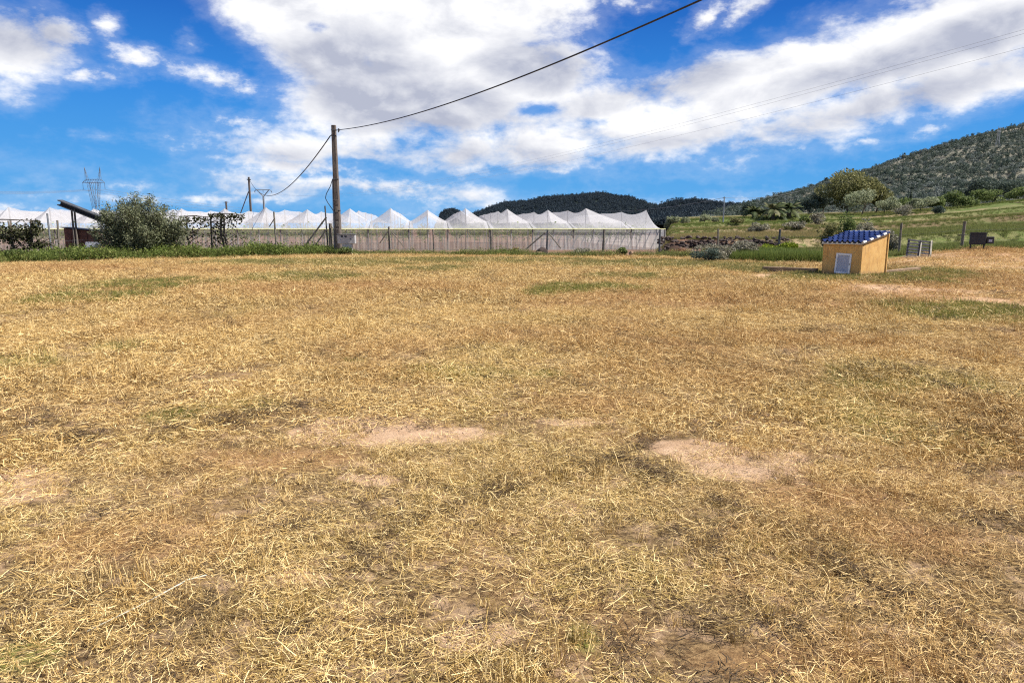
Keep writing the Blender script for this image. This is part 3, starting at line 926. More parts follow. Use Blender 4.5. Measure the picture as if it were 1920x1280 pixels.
k_ = (fbm(wx*1.3, wy*1.3, 161, 3) > .50) & infield(wx, wy, -.5); wx, wy = wx[k_], wy[k_]; m_ = len(wx)
s_ = rng.uniform(.6, 1.3, m_)*np.clip(np.hypot(wx, wy)/4.5, .7, 1.25)
scatter('hay_clods', np.stack([wx, wy, H(wx, wy)+.025], -1), np.stack([rng.normal(0, .2, m_), rng.normal(0, .2, m_), rng.random(m_)*6.28], -1), np.stack([s_*1.3, s_, s_*1.2], -1), clodP, None, 'broken lines of dark matted hay left by the mower')
hay(0.3, 9, 5, longP, .8, 1.3, 'hay', 'longer pale straws lying on top of the near hay', lift=.012, keepbare=.25)

# ------------------------------------------------------------------ net house
GA = np.array([0.9923, 0.1240]); GB = np.array([-0.1240, 0.9923])
GO = np.array([xat(802, 80), 80.0])
ZG, ZW, ZR_, ZV = -1.0, 1.42, 3.85, 2.35      # ground, top of wall, ridge, valley
T0 = 4.0
TEND = 46.0
def gpt(s, t, z):
    p = GO + GA*s + GB*t
    return (float(p[0]), float(p[1]), float(z))
def s_of(px, t):
    """s along the wall at which depth t is seen at column px"""
    r = ray(px, 420); u = r[0]/r[1]
    a = GO + GB*t
    return (u*a[1]-a[0])/(GA[0]-u*GA[1])
PEAKS = [-205, -130, -55, 20, 96, 178, 262, 342, 423, 500, 577, 657, 733, 802, 873, 951, 1027, 1098, 1211]
ridge_s = [s_of(p, T0) for p in PEAKS]
val_s = [ridge_s[0]-2.4] + [(a+b)/2 for a, b in zip(ridge_s[:-1], ridge_s[1:])] + [s_of(1244, 0.5)]
val_s[-2] = s_of(1166, T0)
net = empty('net_greenhouse', gpt(0, 0, ZG))
tag(net, 'long white netted growing house with peaked roof beyond the fence', 'greenhouse')
def gl(v):
    v = np.asarray(v, float).reshape(-1, 3)
    return v - np.array(gpt(0, 0, ZG))
def grid_faces(a, b):
    i = np.arange(a-1)[:, None]*b; k = np.arange(b-1)[None, :]
    return np.stack([i+k, i+k+1, i+b+k+1, i+b+k], -1).reshape(-1, 4)
tt = np.concatenate([np.linspace(0, T0, 9), np.arange(T0+.5, TEND+.1, .5)])
for i, rs in enumerate(ridge_s):
    last = i == len(ridge_s)-1
    vl, vr = val_s[i], val_s[i+1]
    sl = np.concatenate([np.linspace(vl, rs, 8), np.linspace(rs, vr, 8)[1:]])
    S, T = np.meshgrid(sl, tt, indexing='ij')
    tri_ = np.where(S < rs, (S-vl)/(rs-vl), (vr-S)/(vr-rs))
    zv = np.where((S > rs) & last, ZW, ZV)
    hp = ZR_ + 0.12*math.sin(i*2.3)
    prof = zv + (hp-zv)*tri_**1.18
    p = np.mod(T-T0, 11.0)/11.0
    sag = np.where(T-T0 < 11, .45, .10)*4*p*(1-p)*(0.3+0.7*tri_)
    z = np.where(T < T0, ZW + (prof-ZW)*(T/T0)**1.08, prof - sag*(T > T0))
    z = z + 0.05*(fbm(S*1.2, T*1.2, 200+i, 2)-.5)
    z[:, 0] = ZW
    xy = GO + S[..., None]*GA + T[..., None]*GB
    v = gl(np.concatenate([xy, z[..., None]], -1))
    link('roof_net', mesh_np('roof_net', v, grid_faces(len(sl), len(tt)), M_netR), net)
    # wall net of the bay, bowed between its posts and kicked out at the foot
    sw = np.linspace(vl, vr, 24); zz = np.linspace(0, 1, 9)
    S, Q = np.meshgrid(sw, zz, indexing='ij')
    fold = 0.04*np.sin(S*9+3*np.sin(S*1.3+i))*(1-Q*0.4)
    T = -0.05 - 0.45*(1-Q)**1.6 + fold*np.sin(np.pi*np.clip(Q+.15, 0, 1))
    xy = GO + S[..., None]*GA + T[..., None]*GB
    z = ZG - 0.1 + (ZW-0.02-ZG+0.1)*Q
    v = gl(np.concatenate([xy, z[..., None]], -1))
    link('wall_net', mesh_np('wall_net', v, grid_faces(24, 9), M_netE if rs > ridge_s[15] else M_netW), net)
# right-hand end wall
sw = np.linspace(-0.3, TEND, 60); zz = np.linspace(0, 1, 8)
T, Q = np.meshgrid(sw, zz, indexing='ij')
S = val_s[-1] + 0.55*(1-Q)**1.4 + .05*np.sin(T*5)
xy = GO + S[..., None]*GA + T[..., None]*GB
z = ZG - 0.1 + (ZW-ZG+0.08)*Q
link('end_net', mesh_np('end_net', gl(np.concatenate([xy, z[..., None]], -1)), grid_faces(60, 8), M_netE), net)
def gtube(name, a, b, r, m, n=6):
    mb = MB()
    mb.tube(list(gl([a, b])), r, n)
    return mb.build(name, m, net)
for i, rs in enumerate(ridge_s):
    for k in range(4):
        t = T0 + 11*k
        gtube('ridge_post', gpt(rs, t, ZG), gpt(rs, t, ZR_+0.12*math.sin(i*2.3)-.05), .06, M_netdark)
for i, vs_ in enumerate(val_s[1:]):
    gtube('wall_post', gpt(vs_, -.1, ZG), gpt(vs_, -.1, ZW), .085, M_netdark)
    if i < len(val_s)-2:
        for k in range(3):
            gtube('valley_post', gpt(vs_, T0+11*k, ZG), gpt(vs_, T0+11*k, ZV-.05), .05, M_netpost)
        # the doubled strip of net pulled down from the valley to the wall
        for dx in (-.16, .16):
            a0 = gl([gpt(vs_+dx-.13, T0, ZV+.03), gpt(vs_+dx+.13, T0, ZV+.03), gpt(vs_+2.2*dx+.2, -.12, ZW+.02), gpt(vs_+2.2*dx-.2, -.12, ZW+.02)])
            link('valley_strip', mesh_np("valley_strip", a0, np.array([[0, 1, 2, 3]]), M_netR), net)
for rs in ridge_s:
    gtube('wall_post', gpt(rs, -.1, ZG), gpt(rs, -.1, ZW), .05, M_netpost)
for px in range(1006, 1240, 15):
    s0 = s_of(px, 0)
    gtube('brace', gpt(s0-0.55+random.uniform(-.1, .1), .12, ZG), gpt(s0+0.40, .15, ZW-.15), .075, M_netdark)
for px in range(330, 1240, 17):
    s0 = s_of(px, 1.5)
    gtube('stake', gpt(s0, 2.2, ZG), gpt(s0+random.uniform(-.06, .06), 2.2, random.uniform(1.45, 1.72)), .035, M_netdark)
gtube('eave_rope', gpt(val_s[0], -.2, ZW+.03), gpt(val_s[-1], -.2, ZW+.03), .055, M_rope)
gtube('eave_rope', gpt(val_s[-1]+.05, -.2, ZW+.03), gpt(val_s[-1]+.05, TEND, ZW+.03), .04, M_rope)

def leaf_cloud(c, size, aspect=0.45, seed=0, up=0.0):
    """one small diamond leaf per centre, loosely turned"""
    r = np.random.default_rng(seed)
    n = len(c)
    d = r.normal(0, 1, (n, 3)); d[:, 2] = d[:, 2]*0.8 + up
    d /= np.linalg.norm(d, axis=1, keepdims=True)
    e = np.cross(d, r.normal(0, 1, (n, 3))); e /= np.linalg.norm(e, axis=1, keepdims=True)
    L = (size*r.uniform(.6, 1.3, n))[:, None]
    Wd = L*aspect
    v = np.stack([c-d*L*.5, c+e*Wd*.5-d*L*.08, c+d*L*.5, c-e*Wd*.5-d*L*.08], 1).reshape(-1, 3)
    f = np.arange(n*4).reshape(n, 4)
    return v, f, r.random(n)
# plants growing in rows under the net
cc = []
for s0 in np.arange(val_s[0], val_s[-1]-.5, 2.25):
    for t in np.arange(1.6, 34, 1.1):
        if random.random() < .12: continue
        n = int(60*math.exp(-t/14)) + 5
        h = random.uniform(.75, 1.15)
        p = np.array(gpt(s0+random.uniform(-.25, .25), t+random.uniform(-.3, .3), 0))
        q = rng.normal(0, 1, (n, 3))*np.array([.33, .33, .42]) + p + np.array([0, 0, .55+1.1*h-.55])
        q[:, 2] = np.clip(q[:, 2], -.1, 2.25)
        cc.append(q)
v, f, rn = leaf_cloud(np.concatenate(cc), .30, .5, 77)
tag(link('crop_plants', mesh_np('crop_plants', v, f, M_crop, {'rnd': ('FACE', rn)})), 'leafy green crop growing in rows under the net', kind='stuff')

# ------------------------------------------------------------------ plants
def blade_mesh(nm, n, rad, h0, h1, w, m, seed, lean=.35, segs=3):
    r = np.random.default_rng(seed)
    ph = r.random(n)*2*np.pi; rd = np.sqrt(r.random(n))*rad
    base = np.stack([np.cos(ph)*rd, np.sin(ph)*rd, np.zeros(n)], -1)
    a = r.random(n)*2*np.pi; hh = r.uniform(h0, h1, n); ln = np.abs(r.normal(0, lean, n))
    out = np.stack([np.cos(a), np.sin(a)], -1)
    b = r.random(n)*np.pi
    sd = np.stack([np.cos(b), np.sin(b), np.zeros(n)], -1)*w/2
    vs = np.zeros((n, segs+1, 2, 3))
    for s in range(segs+1):
        t = s/segs
        p = base.copy(); p[:, :2] += out*(hh*ln*t**1.8)[:, None]
        p[:, 2] += hh*t*(1-.25*ln*t)
        k = (1-t)**.7 if s < segs else 0.08
        vs[:, s, 0] = p-sd*k; vs[:, s, 1] = p+sd*k
    bb = np.arange(n)[:, None]*(segs+1)*2 + np.arange(segs)[None, :]*2
    f = np.stack([bb, bb+1, bb+3, bb+2], -1).reshape(-1, 4)
    return mesh_np(nm, vs.reshape(-1, 3), f, m, {'rnd': ('FACE', np.repeat(r.random(n), segs))})
def grass_stuff(name, label, x, y, smin, smax, protos, tint, zoff=-.02, mul=1.0):
    n = len(x)
    rot = np.stack([rng.normal(0, .08, n), rng.normal(0, .08, n), rng.random(n)*6.28], -1)
    scatter(name, np.stack([x, y, H(x, y)+zoff], -1), rot, rng.uniform(smin, smax, n)*mul, protos, {'tint': np.clip(tint, 0, 1)}, label)
tuftP = [blade_mesh('tuft', 46, .16, .16, .46, .012, M_grass, 300+i) for i in range(6)]
fartuftP = [blade_mesh('tuft', 40, .42, .22, .70, .035, M_grass, 320+i, .4) for i in range(6)]
shortP = [blade_mesh('tuft', 60, .15, .03, .10, .007, M_lawn, 340+i, .6) for i in range(5)]
weedP = []
for i in range(6):
    r = np.random.default_rng(360+i)
    n = 110
    q = r.normal(0, 1, (n, 3))*np.array([.17, .17, .12]) + np.array([0, 0, .22]); q[:, 2] = np.abs(q[:, 2])
    v, f, rn = leaf_cloud(q, .075, .42, 370+i, .6)
    weedP.append(mesh_np('weed', v, f, M_grass, {'rnd': ('FACE', rn)}))
# the weedy strip along the field's far edge
n = 16000
u = rng.uniform(-0.95, 0.34, n)
dd = rng.uniform(-.5, 2.2, n)
eY = edgeY(u)
Yv = eY + dd; x = u*Yv
nz = fbm(x*.35, Yv*.35, 401, 4)
leftw = 1-sst(u, -.28, -.20)
keep = (nz > .40 - .12*leftw) & (rng.random(n) < .55+.45*leftw) & ((dd < .75) | (rng.random(n) < leftw))
x, Yv, u, nz, leftw, dd = x[keep], Yv[keep], u[keep], nz[keep], leftw[keep], dd[keep]
k = rng.random(len(x)) < .72
wh = (.45+1.1*fbm(x*.5, Yv*.5, 441, 3))*(.80+.42*leftw)
tint = np.where(rng.random(len(x)) < .15, .7, .12) + (1-leftw)*.30*rng.random(len(x)) + sst(u, .02, .2)*.25
grass_stuff('weeds', 'green weeds along the far edge of the field', x[k], Yv[k], .55, 1.15, tuftP, tint[k], mul=wh[k])
grass_stuff('weeds', 'leafy weeds along the far edge of the field', x[~k], Yv[~k], .6, 1.25, weedP, tint[~k]*.6, mul=wh[~k])
# tall dark grass left of the pump house
n = 7000
x = rng.uniform(xat(1372, 33), xat(1545, 33), n); Yv = rng.uniform(32.2, 38.5, n)  # bank
u = x/Yv
keep = (fbm(x*.6, Yv*.6, 411, 3) > .36) & (u < .53)
grass_stuff('tall_grass', 'tall dark green grass bank beside the pump house', x[keep], Yv[keep], .75, 1.45, tuftP, .02+.12*rng.random(keep.sum()))
# green patches in the mown field and round the pump house
n = 170000
r = np.sqrt(rng.random(n))*34 + 2; a = np.radians(rng.uniform(-46, 46, n))
x = np.sin(a)*r; Yv = np.cos(a)*r
g = ells(GREEN, x, Yv, .45)
keep = (rng.random(n) < g*.8*np.clip(r/14, .35, 1)*sst(fbm(x*2.2, Yv*1.6, 433, 3), .36, .6)) & infield(x, Yv, -.3) & ~inshed(x, Yv, .08)
x, Yv = x[keep], Yv[keep]
grass_stuff('green_grass', 'short green grass growing through the mown hay', x, Yv, .9, 1.6, shortP, np.clip(.05+.40*rng.random(len(x))+.3*sst(Yv, 16, 26), 0, .8), mul=np.clip(np.hypot(x, Yv)/14, .6, 1.25))
n = 2600
a = rng.random(n)*6.28; r = rng.normal(1.15, .33, n)
x = SHED[0]+np.cos(a)*r*1.0; Yv = SHED[1]+np.sin(a)*r*1.0
keep = ~inshed(x, Yv, .05)
grass_stuff('green_grass', 'green grass round the foot of the pump house', x[keep], Yv[keep], .18, .42, tuftP, .1+.35*rng.random(keep.sum()))
# rough grass over the terraces to the right
n = 82000
u = rng.uniform(.21, 1.35, n); Yv = 36 + 125*rng.random(n)**1.25; x = u*Yv
keep = (Yv > edgeY(u)+.2) & ~((u < .345) & (Yv < 61.5) & (Yv > 44)) & ~((u < .38) & (Yv < 44) & (u > .25))
x, Yv, u = x[keep], Yv[keep], u[keep]
band = fbm(x*.03, Yv*.16, 421, 4)
rightw = sst(u, .46, .54)
dryw = sst(band, .42, .60)*(1-rightw*(Yv < 88)) + .75*np.maximum(sst(Yv, 92, 94)*(1-sst(Yv, 102, 104)), sst(Yv, 61, 63)*(1-sst(Yv, 80, 84))*(1-rightw))
dryw = np.clip(dryw + .28 + .35*(fbm(x*.2, Yv*.2, 431, 3)-.4), 0, 1)
dryw = np.where((Yv > 104) & (Yv < 114) | (Yv > 126.5) & (Yv < 136), dryw*.25, dryw)
grass_stuff('rough_grass', 'rough green and dry grass covering the terraces', x, Yv, .26, .62, fartuftP, np.clip(dryw*rng.uniform(.6, 1.2, len(x)), 0, 1))

def crown_pts(c, rad, n, seed, lobes=9, shell=.55, flat=0.0):
    """leaf centres gathered in uneven lobes inside an ellipsoid"""
    r = np.random.default_rng(seed)
    out = []
    for i in range(lobes):
        d = r.normal(0, 1, 3); d /= np.linalg.norm(d)
        d[2] = d[2]*.9 + .12
        lc = d*r.uniform(.30, .70)
        lr = r.uniform(.28, .50)
        m = int(n/lobes*r.uniform(.6, 1.4))
        q = r.normal(0, 1, (m, 3)); q /= np.linalg.norm(q, axis=1, keepdims=True)
        q *= (shell + (1.1-shell)*r.random(m)**.6)[:, None]*lr
        out.append(q+lc)
    q = np.concatenate(out)*np.asarray(rad) + np.asarray(c)
    return q
def tree(name, label, cat, px, Y, h, w, m, leaves, size, seed, trunk=.25, group=None, lobes=11, crown_low=.25, part='crown', stem='trunk', aspect=.5, depth=None, base=None, tr=None):
    """trunk with limbs that carry an uneven crown of small leaves"""
    g = foot(px, Y) if base is None else np.array(base, float)
    root = tag(empty(name, tuple(g)), label, cat, group)
    r = random.Random(seed)
    rad = np.array([w/2, (depth or w)/2, h*(1-crown_low)/2*1.02])
    c = np.array([0, 0, h*(1+crown_low)/2])
    mb = MB()
    tr = tr or max(.05, h*.028)
    top = (r.uniform(-.1, .1)*w, r.uniform(-.1, .1)*w, h*(trunk+.12))
    mb.tube([(0, 0, -.15), (top[0]*.4, top[1]*.4, h*trunk*.6), top], [tr, tr*.8, tr*.6], 7)
    for k in range(6):
        a = 2*math.pi*(k+r.random()*.7)/6
        e = c + rad*np.array([math.cos(a)*.62, math.sin(a)*.62, r.uniform(-.3, .6)])
        mid = (np.array(top)*.55 + e*.45) + np.array([0, 0, h*.03])
        mb.tube([top if k % 2 else (top[0]*.5, top[1]*.5, h*trunk*.75), tuple(mid), tuple(e)], [tr*.5, tr*.32, tr*.12], 5)
    mb.build(stem, M_bark, root, True)
    q = crown_pts(c, rad, leaves, seed, lobes)
    q = q[q[:, 2] > .05]
    v, f, rn = leaf_cloud(q, size, aspect, seed+1)
    link(part, mesh_np(part, v, f, m, {'rnd': ('FACE', rn)}), root)
    return root
def shrub(name, label, px, Y, h, w, m, leaves, size, seed, cat='shrub', group=None, lobes=8, aspect=.5, depth=None):
    return tree(name, label, cat, px, Y, h, w, m, leaves, size, seed, .1, group, lobes, -.10, 'foliage', 'stems', aspect, depth, tr=.035)

# big olive bush by the sloping beam: many upright sprays
g = foot(262, 36.0)
ob = tag(empty('olive_bush', tuple(g)), 'large grey-green olive bush beside the sloping steel beam', 'bush')
mb = MB(); cl = []
r = np.random.default_rng(12)
for i in range(92):
    a = r.random()*6.28; sp = r.uniform(.1, 1.0)**.8
    tipx, tipy = math.cos(a)*sp*2.35, math.sin(a)*sp*1.5
    tz = 2.95*(1-.50*sp**2.6)*r.uniform(.60, 1.16)
    tipx *= 1.0 + .12*(tipx > 0)
    b0 = np.array([tipx*.25+r.normal(0, .15), tipy*.25+r.normal(0, .15), -.1])
    e = np.array([tipx, tipy, tz]); mdl = b0*.5+e*.5 + np.array([tipx*.10, tipy*.10, .1])
    mb.tube([tuple(b0), tuple(mdl), tuple(e)], [.03, .02, .008], 4)
    m = 420
    t = r.random(m)**.62
    P = ((1-t)**2)[:, None]*b0 + (2*t*(1-t))[:, None]*mdl + (t**2)[:, None]*e
    P += r.normal(0, 1, (m, 3))*np.array([.25, .25, .20])*(.55+.5*(1-t))[:, None]
    cl.append(P)
q = np.concatenate(cl); q = q[q[:, 2] > .02]
mb.build('stems', M_bark, ob)
v, f, rn = leaf_cloud(q, .15, .26, 13, .35)
link('foliage', mesh_np('foliage', v, f, M_olive, {'rnd': ('FACE', rn)}), ob)

# climbing plants on the left-hand fence
def vine(label, px0, px1, Y, ztop, trunks, seed, n, hang):
    r = np.random.default_rng(seed)
    xa, xb = xat(px0, Y), xat(px1, Y)
    z0 = hz((xa+xb)/2, Y)
    root = tag(empty('climbing_vine', ((xa+xb)/2, Y, z0)), label, 'vine', 'vines trained along the left-hand fence')
    ox = (xa+xb)/2
    mb = MB(); pts = []
    for pxt in trunks:
        tx = xat(pxt, Y)-ox
        mb.tube([(tx, 0, -.1), (tx+.06, .03, .6), (tx-.05, 0, 1.2), (tx+.02, 0, ztop-z0)], [.07, .055, .05, .04], 6)
        for k in range(9):
            a = r.uniform(.5, 1.9); d = r.choice([-1, 1]); L = r.uniform(.5, 1.3)
            p0 = (tx, 0, a); p1 = (tx+d*L*.6, r.normal(0, .08), a+.28*L+.1); p2 = (tx+d*L, r.normal(0, .1), a+r.uniform(-.2, .5))
            mb.tube([p0, p1, p2], [.025, .018, .01], 4)
            t = r.random(int(n*.05)); pts.append(np.array(p0)*(1-t)[:, None]+np.array(p2)*t[:, None]+r.normal(0, .10, (len(t), 3)))
    mb.tube([(xa-ox, 0, ztop-z0), (0, .02, ztop-z0+.05), (xb-ox, 0, ztop-z0-.02)], [.025, .03, .02], 5)
    t = r.random(n)
    q = np.stack([(xa-ox)+(xb-xa)*t, r.normal(0, .12, n), ztop-z0-np.abs(r.normal(0, hang, n))*(.4+1.3*vnoise(t*9, t*0, seed))+r.normal(0, .05, n)], -1)
    q = q[vnoise(q[:, 0]*1.9, q[:, 2]*1.9, seed+5) > .38]
    pts.append(q)
    q = np.concatenate(pts); q = q[q[:, 2] > .15]
    mb.build('stems', M_bark, root, True)
    v, f, rn = leaf_cloud(q, .13, .65, seed+2)
    link('foliage', mesh_np('foliage', v, f, M_vine, {'rnd': ('FACE', rn)}), root)
vine('dark vine with a bare trunk and a flat top, right of the olive bush', 392, 460, 38.6, 2.33, [416, 422], 21, 430, .24)
vine('straggly dark vine close against the right side of the olive bush', 338, 392, 38.2, 2.2, [352], 22, 360, .45)
vine('dense dark vine hedge at the left end of the fence', -60, 78, 33.8, 1.95, [22, 60, -30], 23, 1500, .42)

# plants along the field's far edge, each by itself
shrub('shrub', 'dark grey-green brush clump right of the net house', 1345, 32.8, 1.05, 2.1, M_greybrush, 2600, .11, 41)
shrub('shrub', 'dark leafy low shrub in front of the grey brush', 1330, 32.0, .72, 1.5, M_pine, 2000, .09, 42)
shrub('shrub', 'grey dry brush beside the tall dark grass', 1400, 34.5, 1.05, 1.8, M_greybrush, 2200, .11, 43)
shrub('shrub', 'bright yellow-green bush behind the tall dark grass', 1468, 40.0, .95, 1.9, M_yelgreen, 1800, .12, 44)
shrub('shrub', 'small yellow-green bush left of the fence post', 1438, 40.0, .75, 1.1, M_yelgreen, 1000, .12, 45)
shrub('shrub', 'reddish dry shrub at the foot of the net end', 1208, 41.5, .50, 2.0, M_redbrush, 1500, .09, 46)
shrub('shrub', 'small reddish dry shrub by the earth bank', 1272, 40.0, .48, 1.3, M_redbrush, 900, .09, 47)
shrub('shrub', 'round green weed bush below the net house wall', 1168, 39.2, .62, .85, M_green, 1100, .09, 48)
shrub('shrub', 'orange-brown dry plant among the edge stones', 962, 40.8, .45, 1.0, M_redbrush, 800, .09, 49)
shrub('shrub', 'brown dry bush at the field edge before the net end', 1090, 39.3, .5, 1.6, M_greybrush, 1200, .09, 50)
shrub('shrub', 'green weed bush at the foot of the utility pole', 648, 39.8, .62, 1.0, M_green, 1200, .10, 51)
shrub('shrub', 'bright green weed bush in front of the rusty hutch', 125, 33.2, .72, 1.5, M_green, 1600, .10, 52)
shrub('shrub', 'dark green weed bush at the left edge of the field', 20, 32.6, .60, 1.3, M_green, 1300, .10, 53)
shrub('shrub', 'low dark green weed bush right of the thin vine', 500, 38.5, .62, 1.6, M_green, 1400, .09, 54)

# ------------------------------------------------------------------ trees and bushes on the right
def treez(name, label, px, Y, py_top, wpx, m, leaves, size, seed, **kw):
    g = foot(px, Y)
    top = at(px, py_top, Y)[2]
    h = max((top-g[2])*1.06, 1.0)
    return tree(name, label, kw.pop('cat', 'tree'), px, Y, h, wpx/1280*Y, m, leaves, size, seed, **kw)
treez('bushy_tree', 'largest olive-brown bushy tree on the terrace below the hill', 1585, 150, 327, 118, M_broad, 9500, .50, 61, crown_low=.06, lobes=17)
treez('bushy_tree', 'paler bushy tree leaning on the right of the largest bushy tree', 1638, 152, 340, 62, M_broad, 4200, .46, 62, crown_low=.06, lobes=12)
treez('bushy_tree', 'low dark bushy tree in front of the pines, left of the largest bushy tree', 1540, 158, 352, 60, M_pine, 3200, .46, 63, crown_low=.05, lobes=10)
HG = 'hedge bushes along the upper terrace'
for i, (px, top, w, m_, lb) in enumerate([
        (1612, 358, 50, M_silver, 'pale silvery hedge bush at the foot of the large bushy tree'),
        (1655, 370, 46, M_silver, 'second silvery hedge bush from the large bushy tree'),
        (1690, 372, 40, M_green, 'green hedge bush left of the small cypress'),
        (1722, 371, 40, M_silver, 'silvery hedge bush right of the small cypress'),
        (1752, 372, 32, M_green, 'darker round hedge bush before the dry grass'),
        (1790, 362, 42, M_green, 'light green bush right of the dry grass opening'),
        (1812, 368, 30, M_green, 'small light green bush between two larger ones'),
        (1852, 356, 58, M_green, 'wide light green bush in front of the dark pines'),
        (1908, 352, 46, M_green, 'light green bush at the right edge of the picture')]):
    treez('hedge_bush', lb, px, 132+ (i % 3)*2, top-2, w*1.3, m_, 2600, .34, 70+i, crown_low=-.05, lobes=8, cat='bush', group=HG, part='foliage', stem='stems')
treez('pine_tree', 'dark pine behind the light green bushes, left one of two', 1830, 175, 331, 54, M_pine, 3600, .5, 81, crown_low=.12, lobes=12)
treez('pine_tree', 'dark pine behind the light green bushes, right one of two', 1878, 178, 336, 62, M_pine, 3600, .5, 82, crown_low=.12, lobes=12)
treez('pine_tree', 'small dark pine left of the two dark pines', 1805, 176, 352, 30, M_pine, 1500, .45, 83, crown_low=.1, lobes=8)
treez('cypress_tree', 'small dark cypress standing above the hedge', 1701, 165, 358, 7, M_pine, 900, .32, 84, crown_low=.0, lobes=9)
treez('hedge_bush', 'dark bush clump behind the palms on the left', 1398, 150, 377, 34, M_pine, 1700, .42, 85, crown_low=-.05, cat='bush', group=HG, part='foliage', stem='stems')
treez('hedge_bush', 'dark bush just right of the palms', 1512, 152, 372, 44, M_pine, 2000, .42, 86, crown_low=-.05, cat='bush', group=HG, part='foliage', stem='stems')
SG = 'silvery bushes beyond the dry terrace'
for i, (px, top, w, lb) in enumerate([(1262, 405, 22, 'leftmost silvery bush right of the net house'), (1284, 407, 20, 'second silvery bush right of the net house'),
                                      (1320, 401, 30, 'largest silvery bush left of the palms'), (1340, 407, 16, 'small silvery bush beside the largest one'), (1251, 410, 12, 'silvery bush half behind the end of the net house')]):
    treez('silver_bush', lb, px, 122, top, w, M_silver, 1300, .28, 90+i, crown_low=-.1, cat='bush', group=SG, part='foliage', stem='stems')
# thicket behind the pump house
treez('shrub', 'green thicket bush standing behind the blue roof, the taller one', 1588, 58, 402, 52, M_green, 2600, .20, 101, crown_low=-.1, cat='bush', part='foliage', stem='stems')
treez('shrub', 'grey dry thicket bush right behind the blue roof', 1622, 56, 410, 56, M_greybrush, 2600, .20, 102, crown_low=-.1, cat='bush', part='foliage', stem='stems')
treez('shrub', 'olive green bush left behind the blue roof', 1556, 57, 416, 46, M_broad, 2000, .20, 103, crown_low=-.1, cat='bush', part='foliage', stem='stems')
treez('bush', 'grey brushwood at the right wall of the pump house', 1672, 40, 432, 34, M_greybrush, 1500, .14, 104, crown_low=-.1, cat='bush', part='foliage', stem='stems')
BG = 'brushy bushes on the terrace banks'
for i, (px, Y, top, w, m_, lb) in enumerate([
        (1530, 100, 398, 34, M_greybrush, 'grey brush heap on the bank right of the palms'), (1505, 101, 402, 26, M_green, 'green bush on the bank below the palms'),
        (1690, 118, 383, 40, M_greybrush, 'grey dry brush on the right-hand bank under the hedge'), (1755, 116, 384, 30, M_pine, 'dark bush on the right-hand bank under the hedge'),
        (1420, 84, 418, 40, M_greybrush, 'long grey brush on the middle bank, left one'), (1490, 85, 418, 44, M_greybrush, 'long grey brush on the middle bank, right one'),
        (1380, 106, 408, 36, M_broad, 'brownish bush on the bank left of the palms')]):
    treez('bank_bush', lb, px, Y, top, w, m_, 1300, .26, 110+i, crown_low=-.15, cat='bush', group=BG, part='foliage', stem='stems')

# palms
def palm(label, px, Y, ptop, wpx, seed):
    g = foot(px, Y)
    h = at(px, ptop, Y)[2]-g[2]
    w = wpx/1280*Y/2
    root = tag(empty('palm_tree', tuple(g)), label, 'palm tree', 'short palms on the upper terrace')
    mb = MB(); mb.tube([(0, 0, -.2), (0, 0, h*.25), (0, 0, h*.42)], [.38, .34, .30], 10); mb.build('trunk', M_bark, root)
    r = np.random.default_rng(seed)
    for k in range(30):
        a = r.random()*6.28; up = r.uniform(.05, 1.25); L = w*r.uniform(.95, 1.2)
        n = 13; t = np.linspace(0, 1, n)
        hor = L*np.cos(up*.8)*t
        zz = h*.42 + (h*.58)*np.sin(up)*1.25*t - (.35+.5*(1.3-up))*L*t**2.2*.8
        ax = np.stack([np.cos(a)*hor, np.sin(a)*hor, zz], -1)
        tang = np.gradient(ax, axis=0); tang /= np.linalg.norm(tang, axis=1, keepdims=True)
        side = np.cross(tang, [0, 0, 1.0]); side /= np.maximum(np.linalg.norm(side, axis=1, keepdims=True), 1e-4)
        vs, fs = [], []
        m = 0
        for q in range(2, 40):
            f_ = q/40*(n-1); i_ = min(int(f_), n-2); w_ = f_-i_
            p = ax[i_]*(1-w_)+ax[i_+1]*w_
            ll = .95*math.sin(math.pi*min(1, .12+q/40*.86))*L/3.2
            for sg in (-1, 1):
                d = side[i_]*sg*.8 + tang[i_]*.55 - np.array([0, 0, .28])
                e = p+d*ll; wv = tang[i_]*.055
                vs += [p-wv, p+wv, e]; fs.append((m, m+1, m+2)); m += 3
        b0 = len(vs)
        wv = side*.035
        vs += list(ax-wv)+list(ax+wv)
        me = mesh_np('frond', np.array(vs), [np.array(fs), np.array([(b0+i, b0+i+1, b0+n+i+1, b0+n+i) for i in range(n-1)])], M_palm,
                     {'rnd': ('FACE', np.full(len(fs)+n-1, float(r.random())))})
        link('frond', me, root)
palm('palm with wide drooping fronds, the left one of the pair', 1447, 128, 373, 62, 1)
palm('green upright palm right of the drooping one', 1477, 129, 371, 54, 2)
palm('small half-hidden palm at the left of the pair', 1412, 131, 381, 44, 3)

